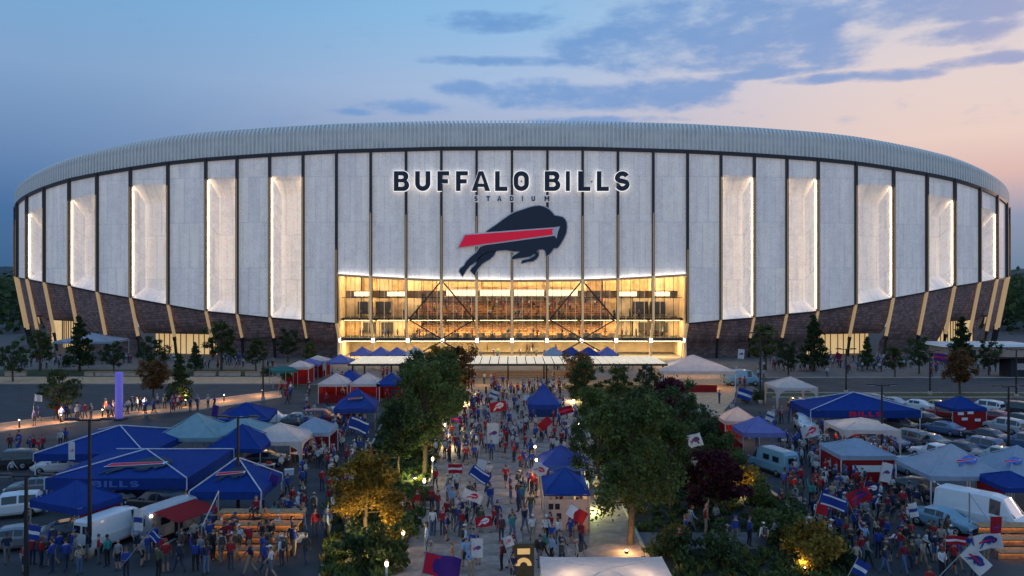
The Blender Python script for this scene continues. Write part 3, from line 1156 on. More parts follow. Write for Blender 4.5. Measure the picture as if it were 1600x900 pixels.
for (a, b, c, d) in (((1545, 664), (1549, 664), (1640, 696), (1630, 696)), ((1500, 664), (1503, 664), (1590, 700), (1583, 700)), ((1440, 742), (1445, 742), (1520, 790), (1510, 790)),
                     ((1490, 640), (1640, 657), (1640, 658), (1490, 641)), ((1480, 676), (1640, 700), (1640, 701.5), (1480, 677)),
                     ((30, 852), (36, 852), (130, 820), (126, 820)), ((240, 858), (247, 858), (330, 812), (326, 812))):
    sheet('parking_marking', gp(a, b, c, d), 0.005, m_white)
for k in range(13):
    for (ya, yb, sh) in ((93.5, 98.0, 0.0), (82.5, 87.0, 1.0)):
        xx = 36 + k * 2.75 + sh
        sheet('bay_line', [(xx, ya), (xx + 0.11, ya), (xx + 1.6, yb), (xx + 1.49, yb)], 0.006, m_white)
# kerbs: real steps
def kerb(pts, w=0.18, h=0.13, m=None):
    mm = M()
    for a, b in zip(pts, pts[1:]):
        mm.bar((a[0], a[1], h / 2), (b[0], b[1], h / 2), h, w) if False else None
        d = Vector((b[0] - a[0], b[1] - a[1], 0))
        l = d.length
        mm.box(((a[0] + b[0]) / 2, (a[1] + b[1]) / 2, h / 2), (l, w, h), rz=math.atan2(d.y, d.x))
    return mm.build('kerb', m or m_conc, kind='structure')


kerb(PATHL)
kerb(PATHU)
kerb([(-190, 116.9), (-31.8, 116.9)])
kerb([(36, 124), (200, 124)])
kerb([(34, 108), (200, 108)])
kerb([(34, 104), (200, 104)])
kerb([(-6.4, 41), (-6.4, 114)])
kerb([(7.7, 41), (7.7, 112)])
kerb(bed_l[0:5])
kerb(bed_r[3:9])

# central walkway laid in slabs
wk = put('walkway', M().add([(-6.3, 12, 0.0), (7.6, 12, 0.0), (7.6, 118, 0.0), (-6.3, 118, 0.0)], [(0, 1, 2, 3)]).mesh('walkway', mat('joint_sand', (0.07, 0.065, 0.06), 0.9)))
wk['kind'] = 'structure'
m_slabs = []
for k, c in enumerate(((0.37, 0.275, 0.22), (0.32, 0.24, 0.195), (0.42, 0.31, 0.245))):
    m_slabs.append(mat('paving_%s' % ('grey', 'dark', 'pale')[k], c, 0.75, noise=0.3, nscale=1.7, bump=0.15, detail=9, dirt=((0.1, 0.092, 0.088), 0.6, 0.55)))
random.seed(3)
slab_me = [M().box((0, 0, 0.025), (3.44, 2.0, 0.05)).mesh('paving_slab', m) for m in m_slabs]
for r in range(38):
    for c in range(4):
        o = put('paving_slab', random.choice(slab_me), wk, (-6.3 + 1.7375 + c * 3.475, 40.2 + r * 2.03, random.uniform(-0.006, 0.006)))

# hills and woods on the horizon
m_hill = mat('far_hill', (0.03, 0.06, 0.07), 1.0, noise=0.4, nscale=0.01, detail=8)
hm = M()
NH = 60
for k in range(NH + 1):
    a = R(-75 + 150 * k / NH)
    h = 30 + 9 * math.sin(k * 0.7) + 6 * math.sin(k * 1.9 + 1)
    for (r, z) in ((1100, -2), (1500, h), (2100, -2)):
        hm.v.append((math.sin(a) * r, math.cos(a) * r, z))
for k in range(NH):
    for j in range(2):
        q = [k * 3 + j, k * 3 + 3 + j, k * 3 + 4 + j, k * 3 + 1 + j]
        hm.f.append(q[::-1])
        hm.mi.append(0)
        hm.sm.append(True)
hm.build('hills', m_hill, kind='structure')


# ================================================================== VEGETATION
def leafmat(name, c, var=0.5):
    m = mat(name, c, 0.75, noise=0.4, nscale=0.8, transl=0.35, spec=0.2, detail=3)
    t = m.node_tree
    oi = N(t, 'ShaderNodeObjectInfo')
    gi = N(t, 'ShaderNodeNewGeometry')
    rr_ = N(t, 'ShaderNodeMapRange')
    t.links.new(gi.outputs['Random Per Island'], rr_.inputs[0])
    rr_.inputs[3].default_value, rr_.inputs[4].default_value = 1 - var, 1 + var
    r2_ = N(t, 'ShaderNodeMapRange')
    t.links.new(oi.outputs['Random'], r2_.inputs[0])
    r2_.inputs[3].default_value, r2_.inputs[4].default_value = 0.75, 1.25
    b = t.nodes['Principled BSDF']
    src = b.inputs['Base Color'].links[0].from_socket
    v1 = N(t, 'ShaderNodeVectorMath', operation='SCALE')
    t.links.new(src, v1.inputs[0])
    t.links.new(mth(t, 'MULTIPLY', rr_.outputs[0], r2_.outputs[0]), v1.inputs['Scale'])
    t.links.new(v1.outputs[0], b.inputs['Base Color'])
    for n in t.nodes:
        if n.type == 'BSDF_TRANSLUCENT':
            t.links.new(v1.outputs[0], n.inputs[0])
    return m


m_leaf = leafmat('green_leaves', (0.10, 0.135, 0.04))
m_leafd = leafmat('dark_leaves', (0.065, 0.10, 0.04))
m_gold = leafmat('golden_leaves', (0.26, 0.17, 0.03))
m_rust = leafmat('rust_leaves', (0.17, 0.09, 0.035))
m_burg = leafmat('burgundy_leaves', (0.08, 0.018, 0.03))
m_bark = mat('bark', (0.09, 0.065, 0.045), 0.9, noise=0.4, nscale=5, bump=0.4)


def leaves(m, c, rad, n, size, rng):
    for _ in range(n):
        d = Vector((rng.gauss(0, 1), rng.gauss(0, 1), rng.gauss(0, 0.8)))
        p = Vector(c) + d * rad * 0.5
        e = Euler((rng.uniform(-1.1, 1.1), rng.uniform(-1.1, 1.1), rng.uniform(0, 6.3))).to_matrix()
        s = size * rng.uniform(0.6, 1.35)
        q = [e @ Vector(v) * s + p for v in ((-.55, 0, 0), (0, -.34, .05), (.6, 0, 0), (0, .34, .05))]
        m.add(q, [(0, 1, 2, 3)])


def crown_mesh(seed, kind, h, w, clumps, per, leaf, mt):
    """crown of a tree h tall and w wide: branch clumps with gaps, returned with its limbs"""
    rng = random.Random(seed)
    m, tr = M(), M()
    th = h * (0.26 if kind != 'cone' else 0.12)
    r0 = 0.022 * h + 0.03
    tr.tube((0, 0, 0), (rng.uniform(-.1, .1), rng.uniform(-.1, .1), th), r0, r0 * 0.8, 8)
    tr.tube((0, 0, th * 0.98), (rng.uniform(-.2, .2), rng.uniform(-.2, .2), h * 0.8), r0 * 0.8, r0 * 0.2, 6)
    lobes = []
    nl = {'cone': 26, 'low': 9}.get(kind, 20)
    for k in range(nl):
        a = k * 2.4 + rng.uniform(-.5, .5)
        u = (k + rng.random()) / nl
        if kind == 'cone':
            z = th + (h - th) * u * 0.97
            rr = w / 2 * (1 - u) ** 0.85 * rng.uniform(0.45, 0.85)
            lr = w * (0.07 + 0.13 * (1 - u)) * rng.uniform(0.8, 1.2)
            fl = 0.42
        elif kind == 'low':
            z = h * (0.25 + 0.5 * rng.random())
            rr = w / 2 * rng.uniform(0.1, 0.75)
            lr = w * rng.uniform(0.14, 0.24)
            fl = 0.8
        else:
            z = th * 1.15 + (h - th * 1.15) * (0.02 + 0.9 * u)
            v = (u - 0.36) / 0.72
            rr = w / 2 * math.sqrt(max(0.03, 1 - v * v)) * rng.uniform(0.3, 1.02)
            lr = w * rng.uniform(0.09, 0.19)
            fl = rng.uniform(0.5, 0.8)
        c = Vector((rr * math.cos(a), rr * math.sin(a), z))
        lobes.append((c, lr, fl))
        if kind != 'low':
            zz = th + (z - th) * 0.4
            tr.tube((0, 0, zz), c, r0 * 0.34, r0 * 0.08, 4, caps=False)
    for k in range(clumps):
        c, lr, fl = lobes[k % nl]
        d = Vector((rng.gauss(0, 1), rng.gauss(0, 1), rng.gauss(0, 1))).normalized() * lr * rng.uniform(0.55, 1.12)
        d.z *= fl
        leaves(m, c + d, lr * rng.uniform(0.42, 0.75), per, leaf, rng)
    return m, tr


KINDS = {}


def kindmesh(key, seed, kind, h, w, clumps, per, leaf, mt):
    m, tr = crown_mesh(seed, kind, h, w, clumps, per, leaf, mt)
    KINDS[key] = (m.mesh('crown', mt), tr.mesh('trunk', m_bark), h)


kindmesh('big_a', 1, 'round', 9.0, 6.2, 240, 34, 0.25, m_leaf)
kindmesh('big_b', 2, 'round', 9.0, 5.6, 220, 34, 0.25, m_leafd)
kindmesh('big_c', 9, 'round', 8.0, 5.8, 220, 34, 0.25, m_leaf)
kindmesh('mid_a', 3, 'round', 7.0, 4.6, 150, 30, 0.26, m_leafd)
kindmesh('mid_b', 4, 'round', 7.0, 4.2, 140, 30, 0.26, m_leaf)
kindmesh('cone', 5, 'cone', 6.5, 3.6, 190, 30, 0.25, m_leafd)
kindmesh('gold', 6, 'round', 5.2, 4.0, 260, 34, 0.2, m_gold)
kindmesh('rust', 7, 'round', 6.0, 4.2, 190, 30, 0.25, m_rust)
kindmesh('burg', 8, 'round', 4.0, 3.4, 220, 30, 0.2, m_burg)
kindmesh('bush_g', 11, 'low', 1.6, 2.2, 60, 26, 0.17, m_leaf)
kindmesh('bush_d', 12, 'low', 1.5, 2.4, 60, 26, 0.17, m_leafd)
kindmesh('bush_y', 13, 'low', 1.9, 2.4, 70, 26, 0.17, m_gold)


def tree(key, px, py, h, label, cat='tree', group=None, wk=1.0):
    cr, tr, h0 = KINDS[key]
    k = h / h0
    p = G(px, py)
    t = thing('tree' if cat == 'tree' else 'shrub', label, cat, p, random.uniform(0, 6.28), group)
    put('crown', cr, t, scale=(k * wk, k * wk, k))
    put('trunk', tr, t, scale=(k, k, k))
    return t


random.seed(11)
TR = [  # key, px, py, height, label
    ('big_a', 664, 742, 9.3, 'tallest dense green tree on the left edge of the walkway'),
    ('big_b', 622, 750, 6.0, 'broad dark tree left of the tallest tree beside the walkway'),
    ('big_c', 690, 690, 8.0, 'green tree behind the tallest one on the left walkway edge'),
    ('big_b', 656, 670, 8.4, 'dark green tree in the left row, behind two nearer trees'),
    ('mid_b', 700, 640, 7.2, 'slim green tree far along the left walkway edge'),
    ('rust', 716, 622, 6.8, 'golden brown tree at the far left end of the walkway'),
    ('gold', 690, 606, 6.0, 'pale yellow tree beside the left end of the lit canopy'),
    ('gold', 572, 842, 5.4, 'uplit golden tree in the planting bed by the left lot'),
    ('big_a', 985, 852, 8.9, 'largest dark green tree with a lit trunk right of the walkway'),
    ('big_b', 935, 775, 6.6, 'dark tree just behind the largest tree right of the walkway'),
    ('big_c', 1048, 800, 6.4, 'bushy dark tree on the right side of the largest tree'),
    ('big_b', 1010, 740, 7.2, 'tall dark tree in the middle of the right grove'),
    ('big_c', 930, 700, 5.6, 'green tree beside the walkway opposite the white banner'),
    ('mid_a', 1060, 720, 6.8, 'dark tree at the back right of the right grove'),
    ('mid_b', 912, 642, 6.2, 'green tree at the far right end of the walkway'),
    ('rust', 905, 618, 5.8, 'golden tree in front of the right half of the canopy'),
    ('mid_b', 965, 640, 5.4, 'low green tree under the right end of the canopy'),
    ('burg', 1045, 668, 5.2, 'reddish leaved tree in front of the big white tent'),
    ('burg', 1118, 812, 4.6, 'dark burgundy tree beside the right planting bed'),
    ('mid_a', 92, 655, 5.6, 'spreading dark tree by the orange path on the left'),
    ('cone', 280, 634, 6.4, 'dark conical tree standing on the orange path'),
    ('rust', 240, 625, 5.2, 'thin brownish tree left of the conical tree'),
    ('mid_a', 236, 588, 6.4, 'dark tree at the left plaza edge before the glowing lobby'),
    ('cone', 124, 580, 9.2, 'tall spiky tree in front of the pale blue tent'),
    ('mid_b', 346, 578, 8.4, 'slender green tree before the left brick base'),
    ('mid_a', 450, 566, 6.2, 'dark tree beside the left end of the brick base'),
    ('mid_a', 20, 596, 6.0, 'dark tree at the far left edge of the plaza'),
    ('mid_b', 486, 572, 4.4, 'small tree close to the left corner of the glass hall'),
    ('mid_b', 1196, 578, 8.0, 'slim green tree in front of the right brick base'),
    ('cone', 1272, 580, 9.4, 'tall spreading conifer before the right brick base'),
    ('cone', 1355, 578, 5.6, 'small dark conical tree before the right glowing lobby'),
    ('mid_a', 1436, 584, 6.0, 'dark round tree on the right plaza'),
    ('cone', 1503, 574, 8.8, 'dark green conifer near the right end of the stadium'),
    ('rust', 1500, 616, 6.0, 'rust brown tree on the verge above the right car park'),
    ('mid_a', 1010, 622, 4.4, 'short dark tree below the canopy near the white tent'),
    ('mid_b', 62, 580, 7.0, 'slim tree at the left plaza edge near the pale blue tent'), ('mid_a', 178, 584, 5.2, 'small tree between the spiky tree and the brownish tree'),
    ('cone', 305, 582, 5.0, 'small conical tree on the verge right of the glowing lobby'), ('mid_b', 400, 580, 5.6, 'small green tree on the verge above the orange path'),
    ('mid_a', 1232, 586, 5.4, 'small tree left of the spreading conifer'), ('mid_b', 1398, 590, 5.0, 'small tree right of the small conical tree'), ('mid_a', 1545, 586, 5.6, 'small tree before the white pavilion'),
]
for r in TR:
    tree(*r, wk=0.88 if r[0].startswith('big') else 1.0)
random.seed(12)
BUSH = [('bush_y', 1168, 765, 2.2, 'uplit yellow shrub beside the burgundy tree'), ('bush_y', 1250, 868, 2.4, 'lit yellow green shrub at the lower right bed'),
        ('bush_y', 1275, 892, 2.2, 'yellow shrub at the bottom edge of the right bed'), ('bush_g', 1210, 850, 2.0, 'green shrub left of the lit yellow shrub'),
        ('bush_y', 618, 848, 1.8, 'yellowish shrub right of the golden tree'), ('bush_g', 610, 888, 2.4, 'grassy green shrub by the bottom path lamp'),
        ('bush_d', 560, 880, 2.0, 'dark shrub below the golden tree'), ('bush_g', 640, 830, 1.6, 'green shrub by the middle path lamp'),
        ('bush_d', 540, 800, 1.8, 'dark shrub at the left lot edge near the golden tree'), ('bush_g', 596, 800, 1.8, 'green shrub behind the golden tree'),
        ('bush_d', 1060, 872, 1.8, 'dark shrub beside the white roof at the bottom'), ('bush_y', 1050, 850, 1.4, 'olive shrub right of the lit trunk'),
        ('bush_d', 1120, 880, 1.9, 'dark shrub at the bottom of the right bed'), ('bush_g', 1195, 800, 2.0, 'green shrub below the uplit yellow shrub'),
        ('bush_d', 1235, 830, 2.0, 'dark shrub at the lot edge of the right bed'), ('bush_g', 1145, 740, 2.0, 'green shrub behind the burgundy tree'),
        ('bush_d', 1105, 690, 2.4, 'dark shrub near the white buffalo flag'), ('bush_g', 1125, 715, 2.2, 'green shrub below the white buffalo flag'),
        ('bush_g', 655, 790, 1.5, 'green shrub by the upper path lamp'), ('bush_d', 1302, 880, 1.8, 'dark shrub at the bottom right corner of the bed'),
        ('bush_g', 450, 596, 1.8, 'low green shrub before the row of market tents'), ('bush_d', 420, 588, 1.6, 'dark shrub on the left plaza edge'),
        ('bush_g', 1185, 628, 1.6, 'low shrub at the right road verge'), ('bush_y', 1165, 630, 1.3, 'low yellow shrub at the right road verge'),
        ('bush_g', 645, 715, 1.8, 'green shrub at the feet of the left tree row'), ('bush_d', 905, 760, 1.5, 'dark shrub beside the blue stall tents')]
for r in BUSH:
    tree(*r, cat='shrub')


# ground cover in the planting beds
def inpoly(x, y, poly):
    c = False
    n = len(poly)
    for i in range(n):
        x0, y0 = poly[i]
        x1, y1 = poly[i - 1]
        if (y0 > y) != (y1 > y) and x < (x1 - x0) * (y - y0) / (y1 - y0) + x0:
            c = not c
    return c


rng = random.Random(5)
for nm, poly, keep in (('left_bed_cover', bed_l, None), ('right_bed_cover', bed_r, gp((960, 832), (1205, 832), (1215, 858), (960, 858)))):
    m = M()
    xs, ys = [p[0] for p in poly], [p[1] for p in poly]
    tuft = 0
    while tuft < 1500:
        y = min(ys) + (max(ys) - min(ys)) * rng.random() ** 1.8
        x = rng.uniform(min(xs), max(xs))
        if not inpoly(x, y, poly) or (keep and inpoly(x, y, keep)):
            continue
        tuft += 1
        h = rng.uniform(0.15, 0.55)
        mi = 0 if rng.random() < 0.55 else (1 if rng.random() < 0.75 else 2)
        for _ in range(12):
            a = rng.uniform(0, 6.28)
            l = Vector((math.cos(a), math.sin(a), 0)) * rng.uniform(0.1, 0.35)
            b = Vector((x, y, 0.015)) + l * 0.3
            sd_ = Vector((-l.y, l.x, 0)).normalized() * 0.05
            tp = b + l + Vector((0, 0, h * rng.uniform(0.6, 1.2)))
            md = b + l * 0.4 + Vector((0, 0, h * 0.6))
            m.add([b - sd_, b + sd_, md + sd_ * 1.2, tp, md - sd_ * 1.2], [(0, 1, 2, 3, 4)], mi)
    m.build(nm, [m_leaf, m_leafd, m_gold], kind='stuff')

# far woods left and right of the stadium
wm = M()
rng = random.Random(8)
for k in range(900):
    a = R(rng.choice((-1, 1)) * rng.uniform(25, 42))
    r = rng.uniform(250, 620)
    h = rng.uniform(8, 15)
    c = (math.sin(a) * r, math.cos(a) * r)
    if abs(c[0]) < 135 and c[1] < 300:
        continue
    for j in range(5):
        cc = (c[0] + rng.uniform(-4, 4), c[1] + rng.uniform(-4, 4), h * rng.uniform(0.25, 1.0))
        leaves(wm, cc, 5.0, 12, 2.0, rng)
wm.build('far_woods', m_leafd, kind='stuff')

# ================================================================== ENTRANCE CANOPY AND PLAZA FURNITURE
m_cream = mat('lit_cream_canopy', (0.8, 0.72, 0.55), 0.6, noise=0.08, nscale=0.5, emit=(1.0, 0.8, 0.54), estr=0.5)
can = thing('entrance_canopy', 'long low lit cream canopy on dark posts before the glass hall', 'canopy', (-0.7, 116.5, 0))
x0, x1 = -22.8, 21.6
nP = 34
for k in range(nP):
    w_ = (x1 - x0) / nP
    x = x0 + w_ * (k + 0.5) + 0.7
    put('roof_panel', M().box((x, 0, 3.62), (w_ - 0.16, 9.6, 0.1)).mesh('roof_panel', m_cream), can)
for y in (-4.9, -1.6, 1.6, 4.9):
    put('beam', M().box((0.1, y, 3.44), (x1 - x0 + 0.4, 0.22, 0.26)).mesh('beam', m_dark), can)
for k in range(9):
    for y in (-4.6, 4.6):
        x = x0 + 0.7 + 0.4 + (x1 - x0 - 0.8) * k / 8
        if y < 0 and abs(x) < 4:
            continue
        put('post', M().box((x, y, 1.655), (0.22, 0.22, 3.31)).mesh('post', m_dark), can)
for x in (-16, -9.5, -3.0, 3.4, 9.5, 16):
    l = put('canopy_light', M().box((x, 0, 3.25), (3.2, 0.5, 0.06)).mesh('canopy_light', m_led), can)
# low timber wall and steps behind the canopy
stp = thing('timber_steps', 'wide warm timber steps under the middle of the entrance canopy', 'steps', (0, 126, 0))
for k in range(5):
    put('step', M().box((0, -1.2 + k * 0.6, 0.09 + k * 0.16), (22, 0.58, 0.16 + k * 0.001)).mesh('step', m_wood), stp)
for k in range(9):
    x = -3.5 + k * 1.25
    b = thing('bollard', 'short dark bollard in the row across the walkway end', 'bollard', (x, 107.5, 0), group='bollards across the walkway end')
    put('post', M().lathe([(0.14, 0), (0.14, 0.85), (0.1, 0.95)], 8).mesh('post', m_dark), b)
    put('cap', M().lathe([(0.15, 0.95), (0.12, 1.02)], 8).mesh('cap', m_steel), b)
    names = ['leftmost bollard', 'second bollard from the left', 'third bollard from the left', 'fourth bollard from the left', 'middle bollard', 'fourth bollard from the right',
             'third bollard from the right', 'second bollard from the right', 'rightmost bollard']
    b['label'] = names[k] + ' in the dark row across the walkway end'

# low concrete seat walls on the left apron
SW = [(9, 40), (133, 147), (150, 180), (191, 219), (224, 240), (304, 336), (343, 375), (384, 408)]
ordn = ['first', 'second', 'third', 'fourth', 'fifth', 'sixth', 'seventh', 'eighth', 'ninth', 'tenth', 'eleventh', 'twelfth']
for k, (a, b) in enumerate(SW):
    y = 126.6
    xa, xb = D(a, y).x, D(b, y).x
    t = thing('seat_wall', ordn[k] + ' low concrete seat wall from the left along the plaza edge', 'seat wall', ((xa + xb) / 2, y, 0), group='low seat walls along the left plaza edge')
    put('base', M().box((0, 0, 0.3), (xb - xa, 0.6, 0.6)).mesh('base', m_conc), t)
    put('seat', M().box((0, 0, 0.64), (xb - xa + 0.1, 0.75, 0.08)).mesh('seat', m_wood), t)

# lamp posts
def lamp_post(px, py, top, label, heads='cross'):
    p = G(px, py)
    h = HC + (HY - top) / F * p.y
    t = thing('lamp_post', label, 'lamp post', p, group='tall dark lamp posts')
    put('base', M().lathe([(0.26, 0), (0.26, 0.5), (0.2, 0.55)], 10).mesh('base', m_conc), t)
    put('pole', M().tube((0, 0, 0.55), (0, 0, h), 0.13, 0.08, 8).mesh('pole', m_dark), t)
    put('cross_arm', M().box((0, 0, h - 0.06), (1.5, 0.09, 0.09)).mesh('cross_arm', m_dark), t)
    for sx_ in ((-1, 1) if heads == 'cross' else (1,)):
        m = M().box((sx_ * 1.0, 0, h + 0.02), (0.75, 0.36, 0.12), taper=0.8)
        hd = put('lamp_head', m.mesh('lamp_head', m_dark), t)
        put('lens', M().box((sx_ * 1.0, 0, h - 0.06), (0.6, 0.28, 0.03)).mesh('lens', m_white), hd)
    return t


LP = [(372, 812, 651, 'tall dark lamp post in front of the blue tent with the stripe logo'), (140, 870, 655, 'tall dark lamp post rising before the two big blue tents'),
      (41, 935, 742, 'dark lamp post at the bottom left corner'), (411, 626, 560, 'lamp post beside the orange path near the market tents'),
      (1378, 706, 601, 'lamp post in front of the big blue tent with red lettering'), (1576, 712, 603, 'lamp post at the right edge of the car park'),
      (1322, 616, 545, 'lamp post on the right road before the conical tree'), (1453, 618, 548, 'lamp post on the right road verge by the rust brown tree'),
      (1588, 622, 546, 'lamp post beside the dark kiosk at the right edge'), (1188, 632, 520, 'slim lamp post behind the peach and lavender tents')]
for r in LP:
    lamp_post(*r)

# low lamps added to light the orange path; no fixture is seen there
for k, (px, py) in enumerate(((30, 668), (95, 660), (160, 651), (225, 643), (290, 635), (350, 627), (410, 619))):
    p = G(px, py)
    t = thing('added_bollard_lamp', ordn[k] + ' added low bollard lamp from the left along the orange path', 'bollard lamp', p, group='added bollard lamps along the orange path')
    put('post', M().lathe([(0.07, 0), (0.07, 0.75)], 8).mesh('post', m_dark), t)
    put('bulb', M().lathe([(0.06, 0.75), (0.06, 0.85)], 8).mesh('bulb', m_bulb), t)
    put('cap', M().lathe([(0.09, 0.85), (0.09, 0.9)], 8).mesh('cap', m_dark), t)
    point('lamp_glow', (0, 0, 1.3), 150, (1, 0.6, 0.3), 0.15, t)

# small lit path lamps
PL = [(663, 790, 1.9, 'lit path lamp at the left walkway edge beside the red coats'), (630, 868, 1.5, 'lit path lamp among the shrubs below the golden tree'), (604, 912, 1.2, 'lit path lamp at the bottom of the left bed'),
      (676, 752, 1.9, 'lit path lamp on the left walkway edge below the tallest tree'), (695, 690, 1.8, 'far lit path lamp under the left tree row'), (1005, 905, 1.2, 'lit path lamp beside the white roof'),
      (905, 690, 1.8, 'lit path lamp on the right walkway edge above the stall tents')]
for (px, py, h, lab) in PL:
    p = G(px, py)
    t = thing('path_lamp', lab, 'path lamp', p, group='lit path lamps')
    put('post', M().lathe([(0.07, 0), (0.06, h - 0.3)], 8).mesh('post', m_steel), t)
    put('lamp_shade', M().lathe([(0.08, h - 0.02), (0.12, h), (0.03, h + 0.06)], 8).mesh('lamp_shade', m_dark), t)
    put('bulb', M().lathe([(0.06, h - 0.3), (0.09, h - 0.2), (0.06, h - 0.02)], 8).mesh('bulb', m_bulb), t)
    point('lamp_glow', (0, 0, h + 0.25), 26, size=0.12, parent=t)


# uplights in the beds
def uplight(px, py, watts, lab, col=(1.0, 0.72, 0.3)):
    p = G(px, py)
    t = thing('uplight', lab, 'uplight', p, group='garden uplights')
    put('housing', M().lathe([(0.1, 0), (0.13, 0.2), (0.12, 0.22)], 8).mesh('housing', m_dark), t)
    put('lens', M().lathe([(0.1, 0.222), (0.06, 0.24)], 8).mesh('lens', m_bulb), t)
    point('lamp_glow', (0, 0, 0.5), watts, col, 0.25, t)


uplight(563, 866, 620, 'small uplight at the foot of the golden tree')
uplight(590, 858, 380, 'small uplight right of the golden tree trunk')
uplight(1160, 776, 120, 'small uplight before the uplit yellow shrub')
uplight(1256, 893, 170, 'small uplight below the lit yellow green shrub')
uplight(979, 866, 120, 'small uplight at the foot of the lit trunk', (1, 0.6, 0.25))
uplight(725, 632, 650, 'small uplight below the golden brown tree at the walkway end')
uplight(897, 628, 650, 'small uplight below the golden tree before the canopy')
uplight(700, 700, 380, 'small uplight under the left tree row')
uplight(648, 752, 330, 'small uplight at the foot of the tallest left tree', (0.9, 0.85, 0.3))
uplight(925, 800, 330, 'small uplight under the right grove by the stall tents', (0.8, 0.9, 0.35))


# ================================================================== TENTS
C_BLUE, C_BLUE2, C_WHITE, C_TEAL, C_LAV, C_GREEN, C_RED, C_PEACH, C_PALE = (0.018, 0.066, 0.33), (0.045, 0.09, 0.38), (0.78, 0.69, 0.64), (0.36, 0.52, 0.55), (0.26, 0.26, 0.58), (0.06, 0.25, 0.22), (0.42, 0.02, 0.025), (0.8, 0.62, 0.52), (0.45, 0.52, 0.62)
TENTS = {}
APEX = {'t1': 665, 't2': 702, 't3': 750, 't4': 715, 't5': 645, 't6': 628, 't7': 650, 't8': 662, 't9': 660, 't10': 651, 't11': 571, 't12': 563, 't13': 560, 't14': 555, 't15': 553, 't16': 583, 't17': 577, 't18': 582, 't19': 582, 't20': 606, 't21': 599, 't22': 695, 't23': 730, 't24': 888, 't25': 554, 't26': 588, 't27': 635, 't28': 650, 't29': 613, 't30': 652, 't31': 684, 't32': 693, 't33': 695, 't34': 618, 't35': 735, 't36': 520}



